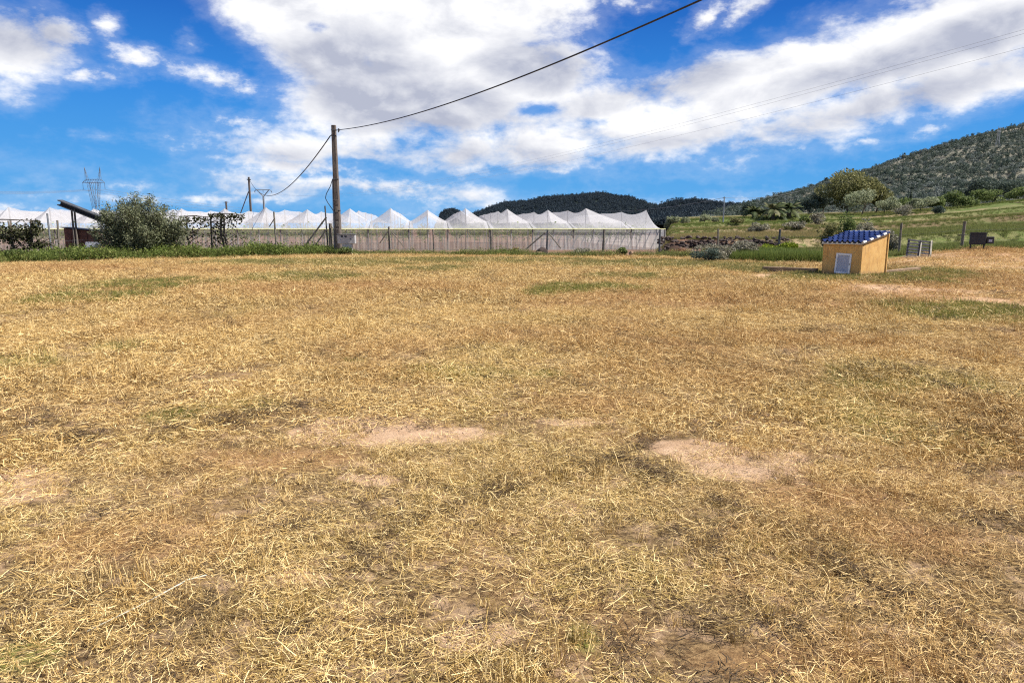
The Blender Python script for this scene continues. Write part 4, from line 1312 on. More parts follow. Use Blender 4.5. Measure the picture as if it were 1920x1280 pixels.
# forest on the hills
def treeP(nm, n, m, seed, size, rad=(1, 1, 1.1)):
    q = crown_pts((0, 0, .9), rad, n, seed, 6, .5)
    v, f, rn = leaf_cloud(q, size, .6, seed)
    return mesh_np(nm, v, f, m, {'rnd': ('FACE', rn)})
pineP = [treeP('hill_pine', 220, M_pinehaze, 500+i, .30, (1, 1, 1.25)) for i in range(5)]
scrubP = [treeP('hill_scrub', 200, M_scrubhaze, 520+i, .27, (1, 1, .8)) for i in range(5)] + [treeP('hill_pine', 220, M_pine, 530+i, .27, (1, 1, 1.25)) for i in range(6)]
def forest(name, label, Hd, n, smin, smax, protos, tmin, tmax, thr, seed):
    r = np.random.default_rng(seed)
    a, b = Hd['XX'].shape
    T = Hd['TT'][:, 0]
    ti = np.interp(tmin+(tmax-tmin)*r.random(n), T, np.arange(a)); ui = r.random(n)*(b-1.001)
    i, k = ti.astype(int).clip(0, a-2), ui.astype(int); fi, fk = ti-i, ui-k
    P = []
    for A in (Hd['XX'], Hd['YY'], Hd['ZZ']):
        P.append((A[i, k]*(1-fk)+A[i, k+1]*fk)*(1-fi)+(A[i+1, k]*(1-fk)+A[i+1, k+1]*fk)*fi)
    P = np.stack(P, -1)
    keep = fbm(P[:, 0]/55, P[:, 1]/55, seed, 4) > thr - .1*r.random(n)
    if Hd is HR:
        keep &= (P[:, 0]/P[:, 1] > .43) | (P[:, 1] > 250)
    P = P[keep]; n = len(P)
    rot = np.stack([np.zeros(n), np.zeros(n), r.random(n)*6.28], -1)
    scatter(name, P, rot, r.uniform(smin, smax, n)*(.7+.6*r.random(n)**3), protos, None, label)
forest('hill_scrub', 'pines and scrub covering the right-hand hill', HR, 27000, .75, 1.9, scrubP, .02, 1.03, .33, 601)
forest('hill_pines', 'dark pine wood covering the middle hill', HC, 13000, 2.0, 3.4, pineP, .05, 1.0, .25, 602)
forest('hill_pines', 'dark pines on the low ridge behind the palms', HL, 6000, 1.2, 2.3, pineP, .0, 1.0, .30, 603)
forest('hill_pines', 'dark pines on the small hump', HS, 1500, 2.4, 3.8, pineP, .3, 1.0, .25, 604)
# single trees that break the skyline
SK = 'single pines on the skyline of the right-hand hill'
for i, (px, s_, lb) in enumerate([(1853, 7.0, 'largest lone pine on the skyline of the right-hand hill'), (1779, 4.5, 'small lone pine halfway up the skyline'), (1908, 5.0, 'lone pine on the skyline at the right edge'),
                                  (1532, 6.5, 'dark round pine low on the skyline, left of the bushy tree'), (1503, 5.0, 'lower dark pine on the skyline above the palms'), (1474, 4.5, 'small pine where the skyline meets the palms')]):
    Yr = 556
    k = int(np.argmin(np.abs(HR['U']-(px-960)/1280/0.99)))
    u = HR['U'][k]
    tree('skyline_pine', lb, 'tree', 0, 0, s_*1.5, s_, M_pine, 420, 1.1, 700+i, group=SK, lobes=7, crown_low=.25, base=(u*Yr, Yr, HR['zr'][k]-3.0))

# ------------------------------------------------------------------ pylon, poles and lines
def cat_pylon(label, base, sc, rz, m=M_pylon, group=None):
    root = tag(empty('lattice_pylon', tuple(base), rz), label, 'pylon', group)
    def P(x, y, z): return (x*sc, y*sc, z*sc)
    r = .11*sc
    body = MB()
    lv = [(0, 3.6), (5, 2.9), (10, 2.2), (14, 1.7)]
    for (za, wa), (zb, wb) in zip(lv[:-1], lv[1:]):
        for sx, sy in ((-1, -1), (1, -1), (1, 1), (-1, 1)):
            body.tube([P(sx*wa, sy*wa, za), P(sx*wb, sy*wb, zb)], r, 4)
            nx, ny = (sy*-1*sx*sx, sx) if False else (-sy, sx)
            body.tube([P(sx*wa, sy*wa, za), P(nx*wb, ny*wb, zb)], r*.6, 4)
            body.tube([P(nx*wa, ny*wa, za), P(sx*wb, sy*wb, zb)], r*.6, 4)
            body.tube([P(sx*wb, sy*wb, zb), P(nx*wb, ny*wb, zb)], r*.6, 4)
    body.build('tower_body', m, root)
    for s in (-1, 1):
        f = MB()
        n = 5
        for j in range(n):
            ta, tb = j/n, (j+1)/n
            def ends(t):
                return ((s*(1.7+3.0*t), 1.7-.8*t, 14+13*t), (s*(.5+1.9*t), 1.7-.8*t, 14+13*t), (s*(1.7+3.0*t), -1.7+.8*t, 14+13*t), (s*(.5+1.9*t), -1.7+.8*t, 14+13*t))
            A, B = ends(ta), ends(tb)
            for q in range(4):
                f.tube([P(*A[q]), P(*B[q])], r, 4)
            f.tube([P(*A[0]), P(*B[1])], r*.6, 4); f.tube([P(*A[2]), P(*B[3])], r*.6, 4); f.tube([P(*A[1]), P(*B[0])], r*.6, 4)
            f.tube([P(*B[0]), P(*B[2])], r*.6, 4); f.tube([P(*B[0]), P(*B[1])], r*.6, 4)
        f.build('fork_arm', m, root)
        h = MB()
        for (dx, dy) in ((-.9, -.7), (.9, -.7), (.9, .7), (-.9, .7)):
            h.tube([P(s*5.0+dx, dy, 28.6), P(s*6.2, 0, 35.5)], r*.9, 4)
        for z_, k_ in ((30.5, .72), (32.3, .45), (34, .22)):
            cx_ = s*(5.0+1.2*(z_-28.6)/6.9)
            q = [P(cx_+dx*k_, dy*k_, z_) for dx, dy in ((-.9, -.7), (.9, -.7), (.9, .7), (-.9, .7))]
            for j in range(4): h.tube([q[j], q[(j+1) % 4]], r*.6, 4)
        h.build('peak_horn', m, root)
    b = MB()
    for sy in (-.9, .9):
        b.tube([P(-9, 0, 27), P(-6, sy, 27), P(6, sy, 27), P(9, 0, 27)], r, 4)
        b.tube([P(-9, 0, 27), P(-5.5, sy, 28.8), P(5.5, sy, 28.8), P(9, 0, 27)], r, 4)
        for x in range(-6, 6, 2):
            b.tube([P(x, sy, 27), P(x+1, sy, 28.7), P(x+2, sy, 27)], r*.6, 4)
    b.build('cross_beam', m, root)
    for x in (-8.7, 0, 8.7):
        i_ = MB(); i_.tube([P(x, 0, 27), P(x, 0, 23.4)], [.1*sc, .13*sc], 6); i_.build('insulator', M_steel, root)
    return root
pb = at(185, 440, 385); pb[2] = hz(pb[0], 385)
cat_pylon('tall lattice pylon with two horns far behind the net house', pb, 1.0, R(-8)).scale = (.76, .76, 1.0)
hb = None
kk = int(np.argmin(np.abs(HR['U']-(1838-960)/1280))); ti = int(np.argmin(np.abs(HR['TT'][:, 0]-.62)))
hb = (HR['XX'][ti, kk], HR['YY'][ti, kk], HR['ZZ'][ti, kk])
M_palepylon = simple('pale_pylon_steel', (0.30, 0.31, 0.33), (0.40, 0.41, 0.43), 0.5, 0.6)
cat_pylon('small pale pylon standing on the slope of the right-hand hill', hb, .32, R(40), M_palepylon)

def cable(name, label, a, b, sag, r, m, n=28, group=None, cat='cable'):
    a, b = np.array(a, float), np.array(b, float)
    pts = []
    for i in range(n+1):
        t = i/n
        p = a*(1-t)+b*t; p[2] -= sag*4*t*(1-t)
        pts.append(tuple(p-a))
    mb = MB(); mb.tube(pts, r, 6)
    o = mb.build(name, m, None, True)
    o.location = tuple(a)
    return tag(o, label, cat, group)
CW = 'conductors of the far pylon'
ca, sa = math.cos(R(-8)), math.sin(R(-8))
for x, pyl, pxr, pyr, lb in ((-8.7, 360, 640, 397, 'left'), (0, 365, 700, 397, 'middle'), (8.7, 369, 760, 397, 'right')):
    p = pb + np.array([x*.76*ca, x*.76*sa, 23.3])
    q = at(-160, pyl-6, 300)
    cable('power_line', f'thin power line running left from the {lb} arm of the far pylon', p, q, 1.2, .055, M_wire, 20, CW, 'power line')
    q = at(pxr, pyr+4, 520+x*3)
    cable('power_line', f'thin power line dropping right from the {lb} arm of the far pylon', p, q, 5.0, .055, M_wire, 24, CW, 'power line')

# main utility pole
PY = 41.0
pbase = foot(634, PY)
pt_ = at(627.5, 235, PY)
ph = pt_[2]-pbase[2]
ux = (pt_[0]-pbase[0])
pole = tag(empty('utility_pole', tuple(pbase)), 'tall brown-grey concrete utility pole beside the meter box', 'utility pole')
mb = MB()
def frustum(mb, z0, z1, w0, w1, d0, d1, x0=0., x1=0., y0=0.):
    vs = []
    for z, w, d, xo in ((z0, w0, d0, x0), (z1, w1, d1, x1)):
        c = .18*min(w, d)
        for sx, sy in ((-w/2+c, -d/2), (w/2-c, -d/2), (w/2, -d/2+c), (w/2, d/2-c), (w/2-c, d/2), (-w/2+c, d/2), (-w/2, d/2-c), (-w/2, -d/2+c)):
            vs.append((xo+sx, y0+sy, z))
    mb.add(vs, [tuple(range(7, -1, -1)), tuple(range(8, 16))] + [(i, (i+1) % 8, 8+(i+1) % 8, 8+i) for i in range(8)])
px_ = ux*0 
frustum(mb, -.3, ph, .40, .25, .36, .22, 0, px_)
mb.build('shaft', M_conc, pole)
for k in range(7):
    w_ = .40-.15*(0.5+k*.42)/ph
    mb = MB(); mb.box((0, -.36/2+.14*(0.5+k*.42)/ph/2-.002, .55+k*.42), (w_*.42, .03, .30), bev=.01); mb.build('recess_step', M_wood if k % 2 else M_conc, pole)
mb = MB(); mb.tube([(-.22, -.12, .2), (-.20, -.12, 2.6), (-.17, -.10, 4.4)], .028, 6); mb.build('conduit', M_wire, pole)
mb = MB(); mb.tube([(-.17, -.10, 4.4), (-.30, -.12, 4.0), (-.56, -.14, 3.55), (-.62, -.14, 3.3), (-.50, -.13, 3.05), (-.22, -.12, 2.62)], .022, 6); mb.build('slack_cable', M_cable, pole, True)
mb = MB(); mb.tube([(.10, -.13, ph-.28), (.32, -.17, ph-.30)], .025, 6); mb.tube([(.30, -.17, ph-.20), (.34, -.17, ph-.34), (.28, -.17, ph-.42)], .03, 6); mb.build('hook', M_steel, pole)
mb = MB(); mb.tube([(.34, -.18, ph-.22), (.34, -.18, ph-.28), (.34, -.18, ph-.30), (.34, -.18, ph-.36)], [.035, .06, .035, .06], 8); mb.build('insulator', M_black, pole)
mb = MB(); mb.tube([(-.12, -.1, ph-.55), (-.20, -.1, ph-.62)], .022, 6); mb.build('hook', M_steel, pole)
for zc in (ph-.28, ph-.60, 4.4, 2.6):
    mb = MB(); ww = .40-.15*zc/ph; mb.box((0, 0, zc), (ww+.02, ww*.9+.02, .05), bev=.012); mb.build('band', M_steel, pole)
# cables
hookp = pbase + np.array([.36, -.18, ph-.28])
# the thick service cable passes overhead to the right of the viewer
def solve_cable():
    d = at(1312, 0, 15.0)
    return d
c2 = at(1312, -2, 15.0)
end = np.array([11.0, 2.5, 9.6])
dir2 = c2 - hookp
# extend past the frame with the same plan direction
e3 = hookp + dir2*1.62
cands = None
# choose the end height and sag so that the cable passes its three seen points
A = []
def cab_pt(t, ze, sg):
    p = hookp*(1-t) + e3*t
    return p[0], p[1], hookp[2]*(1-t)+ze*t - sg*4*t*(1-t)
best = None
tg = [(830, 197), (1050, 117), (1310, 1)]
for ze in np.arange(5.5, 14.1, .15):
    for sg in np.arange(0, 3.1, .05):
        err = 0
        for qx, qy in tg:
            rq = ray(qx, qy); u = rq[0]/rq[1]
            ts = np.linspace(0, .99, 400)
            X_ = hookp[0]*(1-ts)+e3[0]*ts; Y_ = hookp[1]*(1-ts)+e3[1]*ts
            t = ts[np.argmin(np.abs(X_/Y_-u))]
            x, y, z = cab_pt(t, ze, sg)
            err += ((z-EYE)/y - rq[2]/rq[1])**2
        if best is None or err < best[0]:
            best = (err, ze, sg)
ze, sg = best[1], best[2]
cable('service_cable', 'thick black cable sagging from the pole overhead to the right', hookp, (e3[0], e3[1], ze), sg, .021, M_cable, 60)
# second pole behind the net house
P2Y = 128.0
b2 = at(473, 440, P2Y); b2[2] = -1.0
t2 = at(473, 332, P2Y)[2]
p2 = tag(empty('utility_pole', tuple(b2)), 'plain utility pole rising behind the left part of the net house', 'utility pole')
mb = MB(); frustum(mb, -.3, t2+1.0, .42, .30, .4, .28); mb.build('shaft', M_conc, p2)
mb = MB(); mb.tube([(-.2, 0, t2-1.6), (-4.6, 1.0, 0)], .09, 6); mb.build('strut', M_wire, p2)
mb = MB(); mb.box((0, 0, t2+.55), (.6, .56, .16), bev=.03); mb.build('band', M_steel, p2)
cable('service_cable', 'cable sagging from the tall pole to the pole behind the net house', pbase+np.array([-.20, -.1, ph-.62]), (b2[0]+.2, b2[1], t2-.7), 3.0, .035, M_cable, 50)
p3 = at(428, 440, 190); p3[2] = -1
o = MB(); frustum(o, -.3, at(428, 378, 190)[2]+1, .5, .4, .5, .4)
q3 = tag(empty('utility_pole', tuple(p3)), 'stub of a far utility pole just above the net roof', 'utility pole'); o.build('shaft', M_conc, q3)
mb = MB(); mb.box((0, 0, at(428, 378, 190)[2]+.8), (1.2, .2, .15)); mb.build('cross_arm', M_steel, q3)
# forked medium-voltage pole
YP = 230.0
yb = at(498, 440, YP); yb[2] = -1
fk = tag(empty('forked_pole', tuple(yb)), 'slim pole with a forked Y-shaped top behind the net house', 'pole')
zt = at(498, 356, YP)[2]+1; zf_ = at(498, 369, YP)[2]+1
mb = MB(); mb.tube([(0, 0, -.3), (0, 0, zf_)], [.42, .28], 8); mb.build('shaft', M_pylon, fk)
for s in (-1, 1):
    mb = MB(); mb.tube([(0, 0, zf_), (s*1.95, 0, zt)], .15, 6); mb.build('fork_arm', M_pylon, fk)
mb = MB(); mb.tube([(-2.9, 0, zt-.55), (-2.3, 0, zt), (2.3, 0, zt), (2.9, 0, zt-.55)], .12, 6); mb.build('cross_arm', M_pylon, fk)
for x in (-2.7, 0, 2.7):
    mb = MB(); mb.tube([(x, 0, zt-.1-.3*(x != 0)), (x, 0, zt-.9)], .07, 6); mb.build('insulator', M_steel, fk)
M_paleline = simple('pale_wire', (0.34, 0.35, 0.38), (0.42, 0.43, 0.46), 3.0, 0.6)
FW = 'thin overhead lines crossing the cloud at the right'
for i, (x, pr, lb) in enumerate(((-2.7, 62, 'upper'), (0, 70, 'second'), (2.7, 98, 'lower'))):
    cable('power_line', f'{lb} thin power line rising to the right across the cloud', (yb[0]+x, YP, yb[2]+zt-.9), at(2060, pr-46, 42), 4.5, .007, M_paleline, 60, FW, 'power line')
# far pole on the right
fb = at(1356, 412, 118); fb[2] = hz(fb[0], 118)
fp = tag(empty('utility_pole', tuple(fb)), 'slender pole on the terrace left of the palms', 'utility pole')
hh = at(1356, 369, 118)[2]-fb[2]
mb = MB(); mb.tube([(0, 0, -.3), (0, 0, hh)], [.13, .09], 8); mb.build('shaft', M_pylon, fp)
mb = MB(); mb.box((0, 0, hh-.15), (.5, .08, .08)); mb.build('cross_arm', M_pylon, fp)
cable('power_line', 'thin wire running left from the slender pole by the palms', (fb[0], 118, fb[2]+hh-.15), at(1080, 394, 150), 1.0, .03, M_wire, 24, None, 'power line')
cable('power_line', 'thin wire running right from the slender pole towards the hill', (fb[0], 118, fb[2]+hh-.15), at(1500, 358, 150), .6, .025, M_wire, 24, None, 'power line')

# meter box
mbx = foot(650, 40.0)
mr = tag(empty('meter_box', tuple(mbx)), 'grey meter box on a low plinth at the foot of the tall pole', 'meter box')
zb0 = at(650, 457, 40.0)[2]-mbx[2]; zb1 = at(650, 440, 40.0)[2]-mbx[2]
mb = MB(); mb.box((.02, 0, (zb0)/2-.1), (.55, .30, zb0+.2), bev=.015); mb.build('plinth', M_box, mr)
mb = MB(); mb.box((.0, 0, (zb0+zb1)/2), (1.02, .34, zb1-zb0), bev=.02); mb.build('box', M_box, mr)
mb = MB(); mb.box((.0, -.012, zb1+.018), (1.08, .42, .032), bev=.01); mb.build('lid', M_galv, mr)
for x in (-.24, -.03):
    mb = MB(); mb.box((x, -.172, zb1-.10), (.13, .012, .10), bev=.004); mb.build('meter_window', M_hole, mr)
mb = MB(); mb.box((.24, -.173, zb1-.24), (.05, .012, .07), bev=.004); mb.build('latch', M_hole, mr)

# ------------------------------------------------------------------ fences
def fence(label, posts, seed, mesh=True, wires=(.35, .8, 1.2), braces=()):
    """posts: (px, py_top, Y, radius, material)"""
    p0 = foot(posts[0][0], posts[0][2])
    root = tag(empty('wire_fence', tuple(p0)), label, 'fence')
    P = []
    for px, pt, Y, r_, m_ in posts:
        g = foot(px, Y); h = max(at(px, pt, Y)[2]-g[2], .5)
        P.append((g-p0, h))
        mb = MB(); lean = random.uniform(-.04, .04)
        mb.tube([tuple(g-p0+np.array([0, 0, -.3])), tuple(g-p0+np.array([lean*h*.5, 0, h*.5])), tuple(g-p0+np.array([lean*h, 0, h]))], [r_, r_, r_*.95], 7)
        mb.build('post', m_, root)
    for w in wires:
        pts = []
        for i, ((g, h), (g2, h2)) in enumerate(zip(P[:-1], P[1:])):
            for t in (0, .33, .66):
                pts.append(tuple(g*(1-t)+g2*t + np.array([0, -.05, (w*min(h, 1.5)/1.4)*(1-t)+(w*min(h2, 1.5)/1.4)*t - .03*math.sin(math.pi*t)])))
        pts.append(tuple(P[-1][0]+np.array([0, -.05, w])))
        mb = MB(); mb.tube(pts, .006, 4); mb.build('wire', M_wire, root)
    if mesh:
        mb = MB()
        for (g, h), (g2, h2) in zip(P[:-1], P[1:]):
            L = np.linalg.norm(g2-g); n = int(L/.16)
            for j in range(n):
                t = j/n
                q = g*(1-t)+g2*t
                mb.tube([tuple(q+np.array([0, -.055, .02])), tuple(q+np.array([0, -.055, 1.25]))], .0028, 3, False)
        o = mb.build('wire_mesh', M_wire, root); o['kind'] = 'stuff'
    for (pxa, pya, pxb, pyb, Y, r_) in braces:
        a, b = at(pxa, pya, Y)-p0, at(pxb, pyb, Y)-p0
        mb = MB(); mb.tube([tuple(a), tuple(b)], r_, 6); mb.build('brace', M_wood, root)
    return root
fence('long wire fence on thin posts along the field in front of the net house', [
    (-120, 415, 33.0, .035, M_wood), (20, 414, 34.2, .035, M_wood), (93, 400, 35.0, .045, M_galv), (107, 413, 35.2, .05, M_wood), (267, 412, 37.0, .04, M_galv),
    (395, 404, 38.7, .045, M_wood), (517, 397, 40.3, .05, M_wood), (614, 386, 41.8, .045, M_steel), (619, 419, 41.8, .10, M_wood),
    (730, 425, 41.8, .06, M_wood), (813, 430, 41.6, .04, M_wood), (921, 431, 41.6, .065, M_wood), (1025, 431, 41.5, .055, M_steel), (1131, 430, 41.3, .08, M_wood), (1237, 430, 41.0, .05, M_steel)],
    3, True, braces=((612, 407, 570, 463, 41.6, .05), (612, 430, 590, 462, 41.6, .045), (622, 425, 636, 448, 41.7, .03), (733, 433, 757, 462, 41.7, .03), (728, 433, 712, 456, 41.7, .03),
                     (1022, 436, 985, 468, 41.3, .045), (1028, 436, 1052, 466, 41.3, .04), (515, 409, 505, 425, 40.2, .03)))
fence('sparse wire fence on four posts behind the pump house', [
    (1348, 429, 43.5, .06, M_wood), (1461, 430, 40.5, .065, M_steel), (1688, 418, 37.0, .06, M_wood), (1805, 415, 36.6, .075, M_wood), (1990, 412, 36.5, .075, M_wood)], 4, False, (.5, 1.0))

# ------------------------------------------------------------------ edge stones, banks and rocks
def rock_mesh(nm, seed, m, n=12):
    r = np.random.default_rng(seed)
    import bmesh
    bm = bmesh.new()
    bmesh.ops.create_icosphere(bm, subdivisions=2, radius=.5)
    for v in bm.verts:
        d = v.co.normalized()
        k = 1
        for q in range(5):
            ax = Vector(r.normal(0, 1, 3)) if False else None
        v.co = d*.5
    dirs = r.normal(0, 1, (n, 3)); dirs /= np.linalg.norm(dirs, axis=1, keepdims=True); cut = r.uniform(.26, .46, n)
    for v in bm.verts:
        for d, c in zip(dirs, cut):
            s = v.co.x*d[0]+v.co.y*d[1]+v.co.z*d[2]
            if s > c:
                v.co -= Vector(d)*(s-c)
    me = D.meshes.new(nm); bm.to_mesh(me); bm.free()
    me.materials.append(m)
    return me
rocks = [rock_mesh('stone', 900+i, M_stone) for i in range(7)]
drocks = [rock_mesh('stone', 920+i, M_darkstone) for i in range(5)]
def stone_row(label, px0, px1, Yf, n, smin, smax, meshes, seed, dz=0.0, rows=1):
    r = random.Random(seed)
    g0 = foot((px0+px1)/2, Yf((px0+px1)/2))
    root = tag(empty('dry_stone_edging', tuple(g0)), label, 'stone edging')
    for i in range(n):
        px = px0+(px1-px0)*(i+r.random())/n
        Y = Yf(px)+r.uniform(-.15, .25)
        g = foot(px, Y)
        s = r.uniform(smin, smax)
        o = link('stone', r.choice(meshes), root)
        o.location = tuple(g-g0+np.array([0, 0, s*.22+dz+r.random()*.12*(rows-1)]))
        o.scale = (s*r.uniform(1., 1.7), s*r.uniform(.7, 1.1), s*r.uniform(.55, .85))
        o.rotation_euler = (r.uniform(-.3, .3), r.uniform(-.3, .3), r.uniform(0, 6.28))
    return root
eYp = lambda px: float(edgeY((px-960)/1280/.99))
stone_row('row of tumbled brown stones between the field and the net house', 690, 1240, lambda p: eYp(p)+1.15, 58, .20, .50, rocks, 1, .02)
stone_row('second looser line of stones at the foot of the fence', 740, 1020, lambda p: eYp(p)+.85, 24, .16, .34, rocks, 2)
stone_row('dark stones along the fence foot by the vine', 430, 690, lambda p: eYp(p)+1.7, 26, .22, .48, drocks, 3)
stone_row('dark stones along the fence foot at the left', 20, 180, lambda p: eYp(p)+1.8, 18, .25, .50, drocks, 4)
stone_row('line of pale stones at the end of the tall dark grass', 1475, 1545, lambda p: 45.0, 14, .3, .6, rocks, 5)
stone_row('few broken stones at the right end of the row', 1240, 1330, lambda p: eYp(p)+1.3, 14, .16, .4, rocks, 6)
# dark earth bank with stones sticking out of it
root = tag(empty('earth_bank_wall', tuple(foot(1330, 61))), 'dark dry-stone bank right of the net house', 'stone wall')
g0 = np.array(foot(1330, 61))
r = random.Random(8)
for i in range(250):
    px = 1238+ (1500-1238)*r.random()**1.15
    if px > 1480: continue
    lev = r.random()
    x = xat(px, 60.9); z = -.45+1.25*lev
    s = r.uniform(.22, .46)
    o = link('stone', r.choice(drocks), root)
    o.location = tuple(np.array([x, 60.55+.5*lev, z])-g0)
    o.scale = (s*1.5, s*.9, s*.75); o.rotation_euler = (r.uniform(-.3, .3), r.uniform(-.3, .3), r.uniform(0, 6.28))
for nm, lb, px, Y, sz in (('boulder', 'dark squarish boulder at the foot of the braced fence post', 1015, 40.9, (.68, .5, .5)), ('boulder', 'small dark block on the stones near the net end', 1145, 41.0, (.46, .35, .36))):
    g = foot(px, Y); o = link(nm, drocks[0].copy(), None); o.location = (g[0], g[1], g[2]+sz[2]*.45); o.scale = tuple(q*1.3 for q in sz)
    tag(o, lb, 'boulder')

# ------------------------------------------------------------------ sloping beam, hutch and sheet at the left
BY = 36.9
a = at(113, 380, BY); b = at(222, 423, BY+.3)
beam = tag(empty('sloping_beam', tuple(foot(139, BY))), 'dark steel channel beam sloping down into the olive bush', 'beam')
g0 = np.array(foot(139, BY))
dv = (b-a)/np.linalg.norm(b-a); L = np.linalg.norm(b-a)
upv = np.array([-dv[2], 0, dv[0]]); sdv = np.cross(dv, upv)
def lbox(mb, c, l, hgt, wid):
    vs = []
    for k in (-.5, .5):
        for i_, j_ in ((-.5, -.5), (.5, -.5), (.5, .5), (-.5, .5)):
            vs.append(c + dv*l*k + sdv*wid*i_ + upv*hgt*j_)
    mb.add(vs, [(3, 2, 1, 0), (4, 5, 6, 7), (0, 1, 5, 4), (1, 2, 6, 5), (2, 3, 7, 6), (3, 0, 4, 7)])
ctr = (a+b)/2-g0
mb = MB(); lbox(mb, ctr-upv*.115, L, .05, .50); mb.build('bottom_flange', M_steel, beam)
mb = MB(); lbox(mb, ctr+upv*.115, L+.1, .05, .50); mb.build('top_flange', M_steel, beam)
mb = MB(); lbox(mb, ctr, L-.05, .176, .05); mb.build('web', M_black, beam)
for k in range(5):
    mb = MB(); lbox(mb, ctr + dv*(k-2)*L*.21 - sdv*.12, .04, .172, .17); mb.build('stiffener', M_rust, beam)
for dx, m_ in ((0, M_wood), (.13, M_wood)):
    tp = at(134+dx*40, 392, BY)
    mb = MB(); mb.tube([(dx+.10, 0, -.3), (dx*1.1-.02, 0, 1.2), tuple(tp-g0)], [.06, .055, .05], 7); mb.build('support_post', m_, beam)
HY = 37.4
g = foot(156, HY)
hut = tag(empty('rusty_hutch', tuple(g)), 'brick-red rusty metal hutch with a sloping lid behind the beam posts', 'hutch')
zt0, zt1 = at(130, 428, HY)[2]-g[2], at(182, 433, HY)[2]-g[2]
w_ = (182-130)/1280*HY
mb = MB()
vs = [(-w_/2, -.4, -.2), (w_/2, -.4, -.2), (w_/2, .4, -.2), (-w_/2, .4, -.2), (-w_/2, -.4, zt0), (w_/2, -.4, zt1), (w_/2, .4, zt1), (-w_/2, .4, zt0)]
mb.add(vs, [(3, 2, 1, 0), (4, 5, 6, 7), (0, 1, 5, 4), (1, 2, 6, 5), (2, 3, 7, 6), (3, 0, 4, 7)])
mb.build('body', M_rust, hut)
mb = MB(); mb.add([(-w_/2-.10, -.5, zt0+.03), (w_/2+.1, -.5, zt1+.0), (w_/2+.1, .5, zt1), (-w_/2-.1, .5, zt0+.03), (-w_/2-.10, -.5, zt0+.07), (w_/2+.1, -.5, zt1+.04), (w_/2+.1, .5, zt1+.04), (-w_/2-.1, .5, zt0+.07)],
                   [(3, 2, 1, 0), (4, 5, 6, 7), (0, 1, 5, 4), (1, 2, 6, 5), (2, 3, 7, 6), (3, 0, 4, 7)]); mb.build('lid', M_black, hut)
for x in (-w_*.28, 0, w_*.28):
    mb = MB(); mb.box((x, -.412, zt1*.5), (.05, .02, zt1*.9)); mb.build('rib', M_rust, hut)
mb = MB(); mb.box((.05, -.415, zt1*.55), (w_*.8, .022, .06)); mb.build('rail', M_black, hut)
g = foot(167, 36.6)
sh = tag(empty('grey_sheet', tuple(g)), 'pale grey sheet leaning low against the rusty hutch', 'sheet')
ztop = at(167, 453, 36.6)[2]-g[2]
mb = MB(); mb.box((0, .15, ztop/2), (.86, .03, ztop), tilt=(R(-14), 0)); mb.build('panel', M_bluegrey, sh)
mb = MB(); mb.tube([(.34, .05, 0), (.50, .16, ztop)], .025, 6); mb.build('edge_strip', M_palewood, sh)

# ------------------------------------------------------------------ pump house
R0 = at(1613, 517.5, 22.0); R0[2] = hz(R0[0], R0[1])
fx = np.array([.545, -.839]); fy = np.array([.839, .545])
wS, dS = 1.36, 1.42
cen = R0[:2] - fx*wS/2 + fy*dS/2
zc = hz(*cen)
shed = tag(empty('pump_house', (cen[0], cen[1], zc), math.atan2(fx[1], fx[0])), 'small yellow rendered pump house with a blue tiled roof', 'pump house')
ZF, ZB = 1.05, 1.35
hw, hd = wS/2, dS/2
def slab(mb, pts, th, ax):
    """wall slab from a profile in the (other axis, z) plane; ax = 'x' or 'y' is the thickness axis, th = (lo, hi)"""
    n = len(pts); vs = []
    for t in th:
        for p, z in pts:
            vs.append((t, p, z) if ax == 'x' else (p, t, z))
    fs = [tuple(range(n)), tuple(range(2*n-1, n-1, -1))] + [(i, n+i, n+(i+1) % n, (i+1) % n) for i in range(n)]
    mb.add(vs, fs)
def fixn(o):
    import bmesh
    bm = bmesh.new(); bm.from_mesh(o.data); bmesh.ops.recalc_face_normals(bm, faces=bm.faces); bm.to_mesh(o.data); bm.free()
    return o
mb = MB(); slab(mb, [(-hw, -.15), (hw, -.15), (hw, ZF), (-hw, ZF)], (-hd, -hd+.12), 'y'); fixn(mb.build('front_wall', M_yellow, shed))
mb = MB(); slab(mb, [(-hw, -.15), (hw, -.15), (hw, ZB), (-hw, ZB)], (hd-.12, hd), 'y'); fixn(mb.build('back_wall', M_yellow, shed))
for sx in (-1, 1):
    mb = MB(); lo, hi = (hw-.12, hw) if sx > 0 else (-hw, -hw+.12)
    slab(mb, [(-hd+.121, -.15), (hd-.121, -.15), (hd-.121, ZB), (-hd+.121, ZF+.03)], (lo, hi), 'x'); fixn(mb.build('side_wall', M_yellow, shed))
slope = math.atan2(ZB-ZF, dS)
# the roof: a sloping deck that carries rows of glazed pan tiles
roof = empty('roof', (0, 0, 0)); roof.parent = shed
cl_, sl_ = math.cos(slope), math.sin(slope)
Lr = (dS+.10)/cl_
def rp(x, y, z):
    """roof frame: y up the slope from the eave"""
    return (x, -hd-.07 + y*cl_ - z*sl_, ZF+.005 + y*sl_ + z*cl_)
mb = MB()
vs = [rp(-hw-.02, 0, 0), rp(hw+.02, 0, 0), rp(hw+.02, Lr, 0), rp(-hw-.02, Lr, 0), rp(-hw-.02, 0, .03), rp(hw+.02, 0, .03), rp(hw+.02, Lr, .03), rp(-hw-.02, Lr, .03)]
mb.add(vs, [(3, 2, 1, 0), (4, 5, 6, 7), (0, 1, 5, 4), (1, 2, 6, 5), (2, 3, 7, 6), (3, 0, 4, 7)]); mb.build('deck', M_mortar, roof)
NC, NR = 8, 5
tw = (wS+.06)/NC; tl = Lr/NR
prof = []
